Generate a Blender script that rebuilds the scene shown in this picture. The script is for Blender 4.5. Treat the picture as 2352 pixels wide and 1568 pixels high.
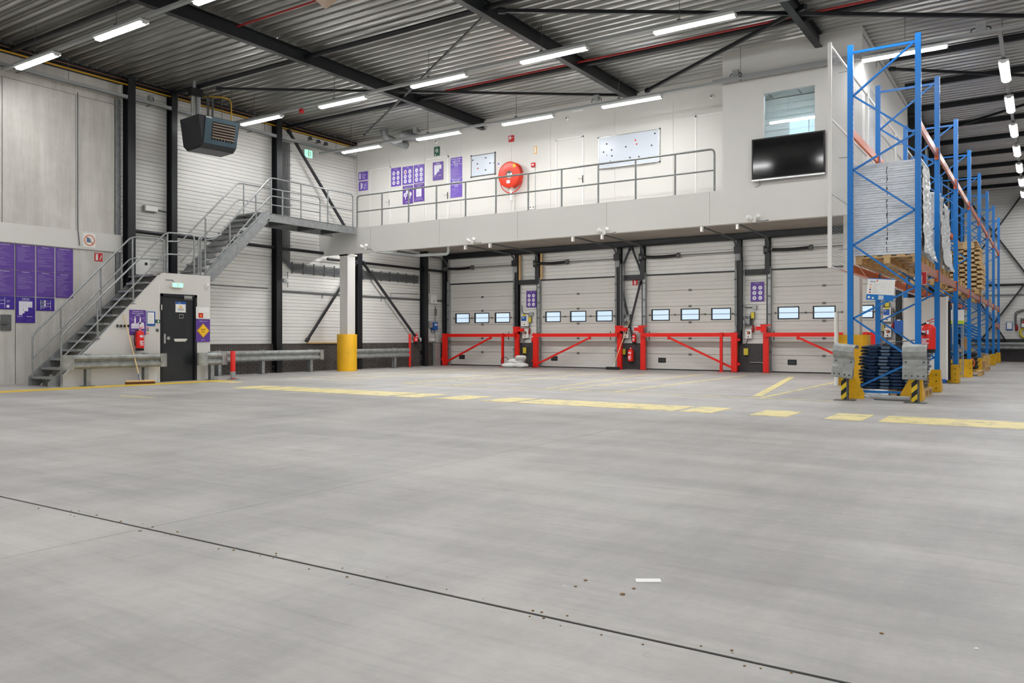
import bpy, math, random
from mathutils import Vector, Matrix
random.seed(7)
for o in list(bpy.data.objects): bpy.data.objects.remove(o)
S = bpy.context.scene
COL = S.collection

# ---------------------------------------------------------------- camera, world, exposure
FPX = 1860.0; CXP = 1176.0; HOR = 776.0; CAMZ = 1.05
YAW = math.atan((2400-1176)/FPX)
SN, CS = math.sin(YAW), math.cos(YAW)
cam = bpy.data.cameras.new('camera'); camo = bpy.data.objects.new('camera', cam); COL.objects.link(camo)
cam.sensor_width = 36; cam.lens = 36*FPX/2352; cam.shift_y = -(784-HOR)/2352
cam.clip_start = 0.05; cam.clip_end = 300
camo.location = (0, 0, CAMZ); camo.rotation_euler = (math.pi/2, 0, YAW)
S.camera = camo
w = bpy.data.worlds.new('world'); S.world = w; w.use_nodes = True
w.node_tree.nodes['Background'].inputs[0].default_value = (0.74, 0.86, 1.0, 1)
w.node_tree.nodes['Background'].inputs[1].default_value = 0.9
S.view_settings.view_transform = 'Standard'; S.view_settings.look = 'None'
S.view_settings.gamma = 1; S.view_settings.use_curve_mapping = False
S.view_settings.exposure = 0.48
LAMP_STRENGTH = 56.0

# pixel (of the 2352x1568 frame) -> point on a real plane of the hall
def ray(px, py):
    r = (px-CXP)/FPX
    return Vector((-SN+r*CS, CS+r*SN, (HOR-py)/FPX))
def onY(px, py, Y):
    d = ray(px, py); t = Y/d.y; return Vector((d.x*t, Y, CAMZ+d.z*t))
def onX(px, py, X):
    d = ray(px, py); t = X/d.x; return Vector((X, d.y*t, CAMZ+d.z*t))
def onZ(px, py, Z=0.0):
    d = ray(px, py); t = (Z-CAMZ)/d.z; return Vector((d.x*t, d.y*t, Z))

# ---------------------------------------------------------------- materials
def lin(h):
    h = h.lstrip('#'); v = [int(h[i:i+2], 16)/255 for i in (0, 2, 4)]
    return tuple(((c/12.92) if c <= 0.04045 else ((c+0.055)/1.055)**2.4) for c in v)+(1,)
MATS = {}
def mat(name, col, rough=0.5, metal=0.0, var=0.0, scale=3.0, bump=0.0, bscale=40, stretch=(1,1,1), emit=0, var2=None, coat=0.0, spec=0.5):
    m = bpy.data.materials.new(name); m.use_nodes = True; nt = m.node_tree; N = nt.nodes; L = nt.links
    b = N['Principled BSDF']; c = lin(col)
    b.inputs['Base Color'].default_value = c; b.inputs['Roughness'].default_value = rough; b.inputs['Metallic'].default_value = metal
    b.inputs['Specular IOR Level'].default_value = spec
    if coat: b.inputs['Coat Weight'].default_value = coat
    if emit:
        b.inputs['Emission Color'].default_value = c; b.inputs['Emission Strength'].default_value = emit
    if var or bump:
        tc = N.new('ShaderNodeTexCoord'); mp = N.new('ShaderNodeMapping'); mp.inputs['Scale'].default_value = stretch
        L.new(tc.outputs['Object'], mp.inputs[0])
    if var:
        nz = N.new('ShaderNodeTexNoise'); nz.inputs['Scale'].default_value = scale; nz.inputs['Detail'].default_value = 6; nz.inputs['Roughness'].default_value = 0.6
        L.new(mp.outputs[0], nz.inputs['Vector'])
        cr = N.new('ShaderNodeValToRGB'); d = lin(var2) if var2 else tuple(x*(1-var) for x in c[:3])+(1,)
        u = tuple(min(1, x*(1+var*0.5)) for x in c[:3])+(1,)
        cr.color_ramp.elements[0].position = 0.32; cr.color_ramp.elements[0].color = d
        cr.color_ramp.elements[1].position = 0.68; cr.color_ramp.elements[1].color = u
        L.new(nz.outputs[0], cr.inputs[0]); L.new(cr.outputs[0], b.inputs['Base Color'])
    if bump:
        n2 = N.new('ShaderNodeTexNoise'); n2.inputs['Scale'].default_value = bscale; n2.inputs['Detail'].default_value = 4
        L.new(mp.outputs[0], n2.inputs['Vector'])
        bp = N.new('ShaderNodeBump'); bp.inputs['Strength'].default_value = bump; bp.inputs['Distance'].default_value = 0.01
        L.new(n2.outputs[0], bp.inputs['Height']); L.new(bp.outputs[0], b.inputs['Normal'])
    MATS[name] = m
    return m
M = MATS
mat('wall_panel', '#dddcd8', 0.36, 0.0, 0.05, 1.3)
mat('door_panel', '#d0cec9', 0.34, 0.0, 0.04, 1.0)
mat('mezz_panel', '#d6d4d0', 0.55, 0.0, 0.03, 0.8)
mat('office_wall', '#d9d7d2', 0.5, 0.0, 0.02, 0.8)
mat('soffit', '#a39c92', 0.8, 0, 0.15, 1.2)
mat('black_steel', '#17191d', 0.42, 0.1, 0.15, 4)
mat('brace_steel', '#2a2c31', 0.4, 0.2)
mat('galv', '#9fa3a4', 0.42, 0.55, 0.22, 9, 0.05, 60)
mat('rail_galv', '#858887', 0.45, 0.45, 0.2, 9)
mat('galv_dark', '#6f7170', 0.5, 0.5, 0.25, 10)
mat('guard_galv', '#a5a8a6', 0.5, 0.45, 0.30, 7, 0.08, 30)
mat('deck', '#bdbdba', 0.30, 0.85, 0.22, 1.2, stretch=(0.25, 3, 1))
mat('tray', '#a3a6a6', 0.45, 0.35)
mat('lamp_body', '#d8dad8', 0.4)
mat('white', '#e9e8e4', 0.45)
mat('print_white', '#e6e3ef', 0.5)
mat('purple', '#5d3a97', 0.45)
mat('indigo', '#3c1f93', 0.45)
mat('purple_light', '#6c4fb5', 0.4)
mat('print_dim', '#a895cf', 0.5)
mat('red', '#e0180b', 0.35)
mat('red_sign', '#c81a22', 0.45)
mat('dark_red', '#8f1716', 0.5)
mat('reel_red', '#d8330f', 0.35)
mat('green', '#1f5a46', 0.5)
mat('green_light', '#8fe0bb', 0.4, emit=1.0)
mat('yellow', '#e8b20c', 0.45, 0, 0.25, 4)
mat('guard_yellow', '#e8b00f', 0.5, 0, 0.2, 2.5)
mat('sign_yellow', '#f0b51c', 0.5)
mat('tag_yellow', '#d8c63c', 0.5)
mat('diamond', '#ffc92c', 0.5)
mat('black', '#141416', 0.5)
mat('door_black', '#23262b', 0.38, 0, 0.1, 6)
mat('rubber', '#17181a', 0.6)
mat('blue_rack', '#0074c8', 0.36, 0.0)
mat('orange', '#dc6a2c', 0.38, 0.05)
mat('orange_beam', '#c9775a', 0.30, 0.1, 0.12, 3)
mat('blue', '#1557a8', 0.45)
mat('navy', '#1b3a5c', 0.32, 0.15, 0.3, 8)
mat('slate', '#5d7288', 0.45, 0.3)
mat('wood', '#d6b27c', 0.62, 0, 0.25, 5, stretch=(1, 6, 6))
mat('wood_light', '#e6c896', 0.62, 0, 0.22, 6)
mat('wood_dark', '#8d6f4a', 0.7, 0, 0.3, 5)
mat('bristle', '#5d3c22', 0.9)
mat('brick', '#57514e', 0.8, 0, 0.35, 9)
mat('brick_dark', '#454344', 0.8, 0, 0.3, 9)
mat('mortar', '#6d6865', 0.9, 0, 0.2, 12)
mat('steel_shiny', '#c6c8c8', 0.25, 0.85)
mat('tv_black', '#07080b', 0.08)
mat('heater_black', '#25262a', 0.5)
mat('heater_blue', '#3f5561', 0.35, 0.4, 0.2, 5)
mat('louvre', '#b7a391', 0.4, 0.2)
mat('pipe_yellow', '#c99a1e', 0.4)
mat('pipe_brown', '#6b4a3a', 0.5)
mat('pvc', '#989b9b', 0.35)
mat('cable', '#55585a', 0.5)
mat('cardboard', '#b48c5c', 0.8)
mat('plastic_wrap', '#eef1f4', 0.2, 0.0, 0.12, 6, 0.6, 14)
mat('sheet_grey', '#dfe3e8', 0.25, 0.05, 0.18, 9, 0.35, 25, stretch=(1, 1, 3))
mat('plastic_bag', '#e8e8e6', 0.4, 0, 0.08, 8, 0.5, 9)
mat('dark_gap', '#3a3b3d', 0.6)
mat('board_white', '#cdd5e0', 0.25)
mat('paper', '#f0f0ee', 0.6)
mat('lime', '#bfd92c', 0.5)
mat('day_pane', '#d8e8f2', 0.3, emit=0.9)  # emission puts daylight brightness into the inner office pane
mat('seal', '#d6d1c8', 0.6)
def lampmat():
    m = bpy.data.materials.new('lamp_glow'); m.use_nodes = True; b = m.node_tree.nodes['Principled BSDF']
    b.inputs['Base Color'].default_value = (1, 1, 1, 1)
    b.inputs['Emission Color'].default_value = (0.985, 0.985, 0.98, 1); b.inputs['Emission Strength'].default_value = LAMP_STRENGTH
    M['lamp_glow'] = m
lampmat()
def glassmat(name, tint, alpha, rough=0.05):
    m = bpy.data.materials.new(name); m.use_nodes = True; nt = m.node_tree; N = nt.nodes; L = nt.links
    N.remove(N['Principled BSDF']); out = N['Material Output']
    t = N.new('ShaderNodeBsdfTransparent'); t.inputs[0].default_value = tint
    g = N.new('ShaderNodeBsdfGlossy'); g.inputs['Roughness'].default_value = rough; g.inputs[0].default_value = (1, 1, 1, 1)
    mx = N.new('ShaderNodeMixShader'); mx.inputs[0].default_value = alpha
    L.new(t.outputs[0], mx.inputs[1]); L.new(g.outputs[0], mx.inputs[2]); L.new(mx.outputs[0], out.inputs[0]); M[name] = m
glassmat('pane', (0.92, 0.96, 1.0, 1), 0.10, 0.15)
glassmat('window_glass', (0.62, 0.70, 0.74, 1), 0.14, 0.02)

# concrete of the floor: broad blotches, streaks along the wheel tracks, fine grain
def floor_mat():
    m = bpy.data.materials.new('floor_concrete'); m.use_nodes = True; nt = m.node_tree; N = nt.nodes; L = nt.links
    b = N['Principled BSDF']; geo = N.new('ShaderNodeNewGeometry')
    def noise(scale, sx, sy, rot=0, det=6, rough=0.6):
        mp = N.new('ShaderNodeMapping'); mp.inputs['Scale'].default_value = (sx, sy, 1); mp.inputs['Rotation'].default_value = (0, 0, rot)
        n = N.new('ShaderNodeTexNoise'); n.inputs['Scale'].default_value = scale; n.inputs['Detail'].default_value = det; n.inputs['Roughness'].default_value = rough
        L.new(geo.outputs['Position'], mp.inputs[0]); L.new(mp.outputs[0], n.inputs['Vector']); return n.outputs[0]
    def ramp(src, p0, c0, p1, c1):
        r = N.new('ShaderNodeValToRGB'); r.color_ramp.elements[0].position = p0; r.color_ramp.elements[0].color = c0
        r.color_ramp.elements[1].position = p1; r.color_ramp.elements[1].color = c1; L.new(src, r.inputs[0]); return r.outputs[0]
    def mul(a, c, f=1.0):
        x = N.new('ShaderNodeMixRGB'); x.blend_type = 'MULTIPLY'; x.inputs[0].default_value = f; L.new(a, x.inputs[1]); L.new(c, x.inputs[2]); return x.outputs[0]
    base = ramp(noise(0.45, 1, 1, 0.3), 0.32, lin('#aeacaa'), 0.68, lin('#c7c4c0'))
    st = ramp(noise(1.1, 0.16, 1.2, 0.2, 7, 0.65), 0.38, (0.74, 0.74, 0.74, 1), 0.62, (1, 1, 1, 1))
    st2 = ramp(noise(0.9, 1.3, 0.22, -0.25, 6, 0.7), 0.38, (0.82, 0.82, 0.825, 1), 0.58, (1, 1, 1, 1))
    fine = ramp(noise(22, 1, 1), 0.3, (0.93, 0.93, 0.93, 1), 0.7, (1, 1, 1, 1))
    spots = ramp(noise(7, 1, 1, 0, 3), 0.2, (0.72, 0.71, 0.70, 1), 0.30, (1, 1, 1, 1))
    scr = ramp(noise(7, .10, 2.2, 0.35, 8, 0.75), 0.34, (0.86, 0.855, 0.85, 1), 0.5, (1, 1, 1, 1))
    dust = ramp(noise(2.6, 1, 1, 1.1, 8, 0.7), 0.40, (0.91, 0.905, 0.90, 1), 0.62, (1, 1, 1, 1))
    c = mul(mul(mul(mul(mul(mul(base, st, 0.8), st2, 0.9), fine), spots), scr, 0.8), dust)
    L.new(c, b.inputs['Base Color'])
    r = N.new('ShaderNodeMapRange'); r.inputs[3].default_value = 0.34; r.inputs[4].default_value = 0.62
    L.new(noise(0.8, 0.5, 1, 0.4), r.inputs[0]); L.new(r.outputs[0], b.inputs['Roughness'])
    bp = N.new('ShaderNodeBump'); bp.inputs['Strength'].default_value = 0.12; bp.inputs['Distance'].default_value = 0.01
    L.new(noise(35, 1, 1), bp.inputs['Height']); L.new(bp.outputs[0], b.inputs['Normal'])
    M['floor_concrete'] = m
floor_mat()
def paint_mat():
    m = bpy.data.materials.new('line_paint'); m.use_nodes = True; nt = m.node_tree; N = nt.nodes; L = nt.links
    b = N['Principled BSDF']; geo = N.new('ShaderNodeNewGeometry'); b.inputs['Roughness'].default_value = 0.5
    n = N.new('ShaderNodeTexNoise'); n.inputs['Scale'].default_value = 4; n.inputs['Detail'].default_value = 8; n.inputs['Roughness'].default_value = 0.7
    L.new(geo.outputs['Position'], n.inputs['Vector'])
    r = N.new('ShaderNodeValToRGB'); r.color_ramp.elements[0].position = 0.38; r.color_ramp.elements[0].color = lin('#b9b08a')
    r.color_ramp.elements[1].position = 0.5; r.color_ramp.elements[1].color = lin('#e3d492')
    L.new(n.outputs[0], r.inputs[0]); L.new(r.outputs[0], b.inputs['Base Color']); M['line_paint'] = m
    m2 = m.copy(); m2.name = 'line_paint_strong'; rr = [x for x in m2.node_tree.nodes if x.type == 'VALTORGB'][0]
    rr.color_ramp.elements[0].color = lin('#cdb04e'); rr.color_ramp.elements[1].color = lin('#dcb93a'); M['line_paint_strong'] = m2
    m3 = m.copy(); m3.name = 'line_paint_worn'; rr = [x for x in m3.node_tree.nodes if x.type == 'VALTORGB'][0]
    rr.color_ramp.elements[0].color = lin('#b4ae9c'); rr.color_ramp.elements[0].position = 0.40; rr.color_ramp.elements[1].color = lin('#ddd08f'); rr.color_ramp.elements[1].position = 0.52
    M['line_paint_worn'] = m3
paint_mat()
def concrete_mat():
    m = bpy.data.materials.new('wall_concrete'); m.use_nodes = True; nt = m.node_tree; N = nt.nodes; L = nt.links
    b = N['Principled BSDF']; b.inputs['Roughness'].default_value = 0.75; geo = N.new('ShaderNodeNewGeometry')
    def noise(scale, s):
        mp = N.new('ShaderNodeMapping'); mp.inputs['Scale'].default_value = s; n = N.new('ShaderNodeTexNoise')
        n.inputs['Scale'].default_value = scale; n.inputs['Detail'].default_value = 8; n.inputs['Roughness'].default_value = 0.65
        L.new(geo.outputs['Position'], mp.inputs[0]); L.new(mp.outputs[0], n.inputs['Vector']); return n.outputs[0]
    def ramp(src, p0, c0, p1, c1):
        r = N.new('ShaderNodeValToRGB'); r.color_ramp.elements[0].position = p0; r.color_ramp.elements[0].color = c0
        r.color_ramp.elements[1].position = p1; r.color_ramp.elements[1].color = c1; L.new(src, r.inputs[0]); return r.outputs[0]
    def mul(a, c):
        x = N.new('ShaderNodeMixRGB'); x.blend_type = 'MULTIPLY'; x.inputs[0].default_value = 1; L.new(a, x.inputs[1]); L.new(c, x.inputs[2]); return x.outputs[0]
    base = ramp(noise(0.9, (1, 1, 1)), 0.3, lin('#c0bdb8'), 0.7, lin('#d8d5d0'))
    runs = ramp(noise(5, (1, 1.4, 0.12)), 0.36, (0.86, 0.85, 0.83, 1), 0.6, (1, 1, 1, 1))
    pits = ramp(noise(11, (1, 1, 1)), 0.26, (0.6, 0.59, 0.57, 1), 0.34, (1, 1, 1, 1))
    L.new(mul(mul(base, runs), pits), b.inputs['Base Color']); M['wall_concrete'] = m
concrete_mat()
def hazard_mat():
    m = bpy.data.materials.new('hazard'); m.use_nodes = True; nt = m.node_tree; N = nt.nodes; L = nt.links
    b = N['Principled BSDF']; tc = N.new('ShaderNodeTexCoord'); mp = N.new('ShaderNodeMapping'); mp.inputs['Rotation'].default_value = (0, 0.75, 0)
    wv = N.new('ShaderNodeTexWave'); wv.inputs['Scale'].default_value = 2.6; wv.bands_direction = 'Z'
    r = N.new('ShaderNodeValToRGB'); r.color_ramp.interpolation = 'CONSTANT'
    r.color_ramp.elements[0].color = lin('#161616'); r.color_ramp.elements[1].position = 0.5; r.color_ramp.elements[1].color = lin('#e0c020')
    L.new(tc.outputs['Object'], mp.inputs[0]); L.new(mp.outputs[0], wv.inputs[0]); L.new(wv.outputs[0], r.inputs[0]); L.new(r.outputs[0], b.inputs['Base Color'])
    M['hazard'] = m
hazard_mat()
def perforated_mat():
    m = bpy.data.materials.new('perforated'); m.use_nodes = True; nt = m.node_tree; N = nt.nodes; L = nt.links
    b = N['Principled BSDF']; b.inputs['Metallic'].default_value = 0.5; b.inputs['Roughness'].default_value = 0.45
    tc = N.new('ShaderNodeTexCoord'); v = N.new('ShaderNodeTexVoronoi'); v.inputs['Scale'].default_value = 32; v.inputs['Randomness'].default_value = 0.0
    r = N.new('ShaderNodeValToRGB'); r.color_ramp.elements[0].position = 0.22; r.color_ramp.elements[0].color = lin('#2a2927')
    r.color_ramp.elements[1].position = 0.3; r.color_ramp.elements[1].color = lin('#b5b3ad')
    L.new(tc.outputs['Object'], v.inputs['Vector']); L.new(v.outputs['Distance'], r.inputs[0]); L.new(r.outputs[0], b.inputs['Base Color'])
    M['perforated'] = m
perforated_mat()

# ---------------------------------------------------------------- mesh builder
class MB:
    def __init__(s): s.v = []; s.f = []; s.sm = []
    def add(s, vs, fs, smooth=False):
        n = len(s.v); s.v += [tuple(p) for p in vs]; s.f += [tuple(i+n for i in f) for f in fs]; s.sm += [smooth]*len(fs); return s
    def box(s, x0, y0, z0, x1, y1, z1):
        vs = [(x0,y0,z0),(x1,y0,z0),(x1,y1,z0),(x0,y1,z0),(x0,y0,z1),(x1,y0,z1),(x1,y1,z1),(x0,y1,z1)]
        return s.add(vs, [(0,3,2,1),(4,5,6,7),(0,1,5,4),(1,2,6,5),(2,3,7,6),(3,0,4,7)])
    def obox(s, c, a, b, d):
        c, a, b, d = map(Vector, (c, a, b, d))
        vs = [c-a-b-d, c+a-b-d, c+a+b-d, c-a+b-d, c-a-b+d, c+a-b+d, c+a+b+d, c-a+b+d]
        return s.add(vs, [(0,3,2,1),(4,5,6,7),(0,1,5,4),(1,2,6,5),(2,3,7,6),(3,0,4,7)])
    def beam(s, p0, p1, w, h, up=(0,0,1)):
        p0, p1 = Vector(p0), Vector(p1); d = p1-p0; u = Vector(up); r = d.cross(u)
        if r.length < 1e-6: r = d.cross(Vector((1,0,0)))
        r.normalize(); u = r.cross(d).normalized()
        return s.obox((p0+p1)/2, d/2, r*w/2, u*h/2)
    def extrude(s, poly, o, U, V, W, smooth=False):
        o, U, V, W = map(Vector, (o, U, V, W)); n = len(poly)
        a = [o+U*x+V*y for x, y in poly]; b = [p+W for p in a]
        s.add(a+b, [(i, (i+1) % n, n+(i+1) % n, n+i) for i in range(n)], smooth)
        s.add(a, [tuple(range(n))[::-1]]); s.add(b, [tuple(range(n))]); return s
    def hbeam(s, p0, p1, w, h, t=0.012, up=(0,0,1)):
        p0, p1 = Vector(p0), Vector(p1); d = (p1-p0).normalized(); u = Vector(up); r = d.cross(u).normalized(); u = r.cross(d).normalized()
        a, b, q = w/2, h/2, t/2
        poly = [(-a,-b),(a,-b),(a,-b+t),(q,-b+t),(q,b-t),(a,b-t),(a,b),(-a,b),(-a,b-t),(-q,b-t),(-q,-b+t),(-a,-b+t)]
        n = 12; A = [p0+r*x+u*y for x, y in poly]; B = [p1+r*x+u*y for x, y in poly]
        s.add(A+B, [(i, (i+1) % n, n+(i+1) % n, n+i) for i in range(n)])
        for Q in (A, B): s.add([Q[i] for i in (0,1,2,3,10,11)], [(0,1,2,3,4,5)]); s.add([Q[i] for i in (5,6,7,8,9,4)], [(0,1,2,3,4,5)]); s.add([Q[i] for i in (3,4,9,10)], [(0,1,2,3)])
        return s
    def path(s, pts, r, n=8, fillet=0.0, closed=False):
        pts = [Vector(p) for p in pts]
        if fillet and len(pts) > 2:
            out = [pts[0]]
            for i in range(1, len(pts)-1):
                a, b, c = pts[i-1], pts[i], pts[i+1]; f = min(fillet, (a-b).length*0.48, (c-b).length*0.48)
                pa = b+(a-b).normalized()*f; pc = b+(c-b).normalized()*f
                for k in range(5):
                    t = k/4; out.append(pa*(1-t)**2+b*2*t*(1-t)+pc*t*t)
            out.append(pts[-1]); pts = out
        m = len(pts); rings = []; nrm = None
        for i, p in enumerate(pts):
            if closed: d = (pts[(i+1) % m]-pts[i-1])
            else: d = pts[min(i+1, m-1)]-pts[max(i-1, 0)]
            d.normalize()
            if nrm is None: nrm = d.orthogonal().normalized()
            nrm = (nrm-d*nrm.dot(d)); nrm = nrm.normalized() if nrm.length > 1e-5 else d.orthogonal().normalized()
            bn = d.cross(nrm); rr = r[i] if isinstance(r, (list, tuple)) else r
            rings.append([p+(nrm*math.cos(2*math.pi*k/n)+bn*math.sin(2*math.pi*k/n))*rr for k in range(n)])
        vs = [q for R in rings for q in R]; fs = []
        for i in range(m if closed else m-1):
            j = (i+1) % m
            for k in range(n): fs.append((i*n+k, i*n+(k+1) % n, j*n+(k+1) % n, j*n+k))
        s.add(vs, fs, True)
        if not closed: s.add(rings[0], [tuple(range(n))[::-1]]); s.add(rings[-1], [tuple(range(n))])
        return s
    def tube(s, p0, p1, r, n=8): return s.path([p0, p1], r, n)
    def lathe(s, prof, c, axis=(0,0,1), n=24):
        c = Vector(c); A = Vector(axis).normalized(); u = A.orthogonal().normalized(); v = A.cross(u)
        vs = [c+A*z+(u*math.cos(2*math.pi*k/n)+v*math.sin(2*math.pi*k/n))*max(r, 1e-4) for r, z in prof for k in range(n)]
        fs = [(i*n+k, i*n+(k+1) % n, (i+1)*n+(k+1) % n, (i+1)*n+k) for i in range(len(prof)-1) for k in range(n)]
        s.add(vs, fs, True); s.add(vs[:n], [tuple(range(n))[::-1]]); s.add(vs[-n:], [tuple(range(n))]); return s
    def quad(s, a, b, c, d): return s.add([a, b, c, d], [(0,1,2,3)])
    def build(s, name, m, parent=None, kind=None, label=None):
        off = wloc(parent) if parent else Vector((0,0,0))
        me = bpy.data.meshes.new(name)
        me.from_pydata([tuple(Vector(p)-off) for p in s.v], [], s.f); me.polygons.foreach_set('use_smooth', s.sm)
        me.materials.append(M[m] if isinstance(m, str) else m)
        o = bpy.data.objects.new(name, me); COL.objects.link(o)
        if parent: o.parent = parent
        if kind: o['kind'] = kind
        if label: o['label'] = label
        return o
def wloc(o):
    v = Vector((0,0,0))
    while o: v += o.location; o = o.parent
    return v
def thing(name, label, cat, loc=(0,0,0), group=None):
    o = bpy.data.objects.new(name, None); COL.objects.link(o); o.location = loc; o.empty_display_size = 0.1
    o['label'] = label; o['category'] = cat
    if group: o['group'] = group
    return o
def tag(o, label, cat, group=None, kind=None):
    o['label'] = label; o['category'] = cat
    if group: o['group'] = group
    if kind: o['kind'] = kind
    return o
def struct(name, m=None, mb=None, loc=(0,0,0)):
    if mb is None:
        o = bpy.data.objects.new(name, None); COL.objects.link(o); o.location = loc
    else: o = mb.build(name, m)
    o['kind'] = 'structure'; return o
def piece(src, parent, loc, rot=None, scale=None):       # a further piece that shares the mesh
    c = src.copy(); COL.objects.link(c); c.parent = parent; c.location = Vector(loc)-wloc(parent)
    if rot: c.rotation_euler = rot
    if scale: c.scale = scale
    return c
def copy_tree(o, loc, label=None):
    r = o.copy(); COL.objects.link(r); r.location = loc
    if label: r['label'] = label
    for ch in list(o.children):
        c = ch.copy(); COL.objects.link(c); c.parent = r
        for g in list(ch.children):
            d = g.copy(); COL.objects.link(d); d.parent = c
    return r
def B(name, mt, parent, *boxes):
    m = MB()
    for b in boxes: m.box(*b)
    return m.build(name, mt, parent)

# text -> triangles (flat print)
TC = {}
def text_geo(s):
    if s in TC: return TC[s]
    cu = bpy.data.curves.new('t', 'FONT'); cu.body = s; cu.size = 1; cu.resolution_u = 2; cu.align_x = 'CENTER'; cu.align_y = 'CENTER'; cu.offset = 0.012
    o = bpy.data.objects.new('t', cu); me = bpy.data.meshes.new_from_object(o)
    vs = [v.co.copy() for v in me.vertices]; fs = [tuple(p.vertices) for p in me.polygons]
    xs = [v.x for v in vs]; ys = [v.y for v in vs]
    cx, cy = (min(xs)+max(xs))/2, (min(ys)+max(ys))/2; W, H = max(xs)-min(xs), max(ys)-min(ys)
    vs = [(v.x-cx, v.y-cy) for v in vs]
    bpy.data.objects.remove(o); bpy.data.meshes.remove(me); bpy.data.curves.remove(cu)
    TC[s] = (vs, fs, W, H); return TC[s]

class Sign:
    """flat printed board: O lower-left corner, U right, N outwards; print in metres on its face"""
    def __init__(s, name, label, cat, O, U, N, w, h, mt, t=0.008, group=None, parent=None, sx=1.0):
        s.O, s.U, s.N, s.w, s.h, s.t = Vector(O), Vector(U).normalized(), Vector(N).normalized(), w, h, t
        s.V = Vector((0,0,1)) if abs(s.N.z) < 0.5 else s.N.cross(s.U)
        s.V = s.N.cross(s.U).normalized()
        m = MB(); c = s.O+s.U*w/2+s.V*h/2+s.N*t/2; m.obox(c, s.U*w/2, s.V*h/2, s.N*t/2)
        if parent: s.root = parent; s.b = m.build(name, mt, parent)
        else:
            s.root = thing(name, label, cat, c-s.V*h/2, group); s.b = m.build('board', mt, s.root)
        s.layers = {}; s.lev = {}
    def L(s, mt):
        if mt not in s.layers: s.layers[mt] = MB(); s.lev[mt] = s.t+0.002+0.0015*len(s.lev)
        return s.layers[mt]
    def P(s, u, v, mt): return s.O+s.U*u+s.V*v+s.N*s.lev[mt]
    def rect(s, mt, u0, v0, u1, v1):
        m = s.L(mt); m.quad(s.P(u0,v0,mt), s.P(u1,v0,mt), s.P(u1,v1,mt), s.P(u0,v1,mt)); return s
    def poly(s, mt, pts):
        m = s.L(mt); m.add([s.P(u,v,mt) for u, v in pts], [tuple(range(len(pts)))]); return s
    def circ(s, mt, u, v, r, n=20):
        return s.poly(mt, [(u+r*math.cos(2*math.pi*k/n), v+r*math.sin(2*math.pi*k/n)) for k in range(n)])
    def ring(s, mt, u, v, r, r2, n=24):
        m = s.L(mt)
        for k in range(n):
            a, b = 2*math.pi*k/n, 2*math.pi*(k+1)/n
            m.quad(s.P(u+r*math.cos(a), v+r*math.sin(a), mt), s.P(u+r*math.cos(b), v+r*math.sin(b), mt), s.P(u+r2*math.cos(b), v+r2*math.sin(b), mt), s.P(u+r2*math.cos(a), v+r2*math.sin(a), mt))
        return s
    def line(s, mt, u0, v0, u1, v1, w):
        d = Vector((u1-u0, v1-v0)); n = Vector((-d.y, d.x)).normalized()*w/2
        return s.poly(mt, [(u0+n.x,v0+n.y),(u0-n.x,v0-n.y),(u1-n.x,v1-n.y),(u1+n.x,v1+n.y)])
    def text(s, mt, str_, u, v, h, maxw=None):
        vs, fs, W, H = text_geo(str_); k = h/0.72
        if maxw and W*k > maxw: kx = maxw/W
        else: kx = k
        m = s.L(mt); m.add([s.P(u+x*kx, v+y*k, mt) for x, y in vs], fs); return s
    def lines(s, mt, u0, u1, v0, v1, n, th=0.006, seed=0, fill=1.0):
        rnd = random.Random(seed)
        for i in range(n):
            v = v1-(v1-v0)*i/max(1, n-1); e = u0+(u1-u0)*(0.35+0.65*rnd.random())*fill
            if rnd.random() < 0.12: continue
            s.rect(mt, u0, v-th*.4, e, v+th*.4)
        return s
    def done(s):
        par = s.root if s.b.parent == s.root else s.b
        for k, (mt, m) in enumerate(s.layers.items()): m.build('print', mt, s.root)
        return s.root

XW, YB, YM, ZC = -19.65, 25.0, 20.2, 7.7          # left wall, door wall, mezzanine back wall, ceiling
YF = 18.5                                          # mezzanine front
XR, YN, YE = 13.0, -9.0, 42.3                      # unseen right wall, wall behind the camera, far wall
XS = -3.25                                         # side of the mezzanine block

# ---------------------------------------------------------------- floor
fl = struct('floor', None, None)
FB = MB().box(XW-0.4, YN-0.3, -0.35, XR+0.3, YE+0.3, -0.14).build('sub_floor', 'rubber', fl)
JX, JY, G = -4.15, 2.62, 0.006
ysp = [YN-0.3, -6.0, JY, 11.24, 19.86, 28.5, 37.1, YE+0.3]; xsp = [XW-0.4, -12.8, JX, 4.5, XR+0.3]
for i in range(len(xsp)-1):
    for j in range(len(ysp)-1):
        gy0 = 0.010 if abs(ysp[j]-JY) < 0.01 else 0.0015; gy1 = 0.010 if abs(ysp[j+1]-JY) < 0.01 else 0.0015
        MB().box(xsp[i]+0.0022, ysp[j]+gy0, -0.14, xsp[i+1]-0.0022, ysp[j+1]-gy1, 0).build('slab', 'floor_concrete', fl)

MB().box(XW-.3, JY-.0095, -.13, XR+.2, JY+.0095, -.004).build('joint_seal', 'black', fl)
def paint(label, pts, mt='line_paint', grp=None):
    m = MB(); n = len(pts)
    m.add([(x, y, 0.0) for x, y in pts]+[(x, y, 0.0035) for x, y in pts], [tuple(range(n, 2*n))]+[(i, (i+1) % n, n+(i+1) % n, n+i) for i in range(n)])
    o = m.build('floor_marking', mt); tag(o, label, 'floor marking', grp); return o
def prect(label, x0, y0, x1, y1, mt='line_paint', grp=None): return paint(label, [(x0,y0),(x1,y0),(x1,y1),(x0,y1)], mt, grp)
def pline(label, a, b, w, mt='line_paint', grp=None):
    a, b = Vector(a), Vector(b); d = (b-a).normalized(); n = Vector((-d.y, d.x))*w/2
    return paint(label, [tuple(a+n), tuple(a-n), tuple(b-n), tuple(b+n)], mt, grp)
CR = 'pale yellow crossing bars on the floor'
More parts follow.
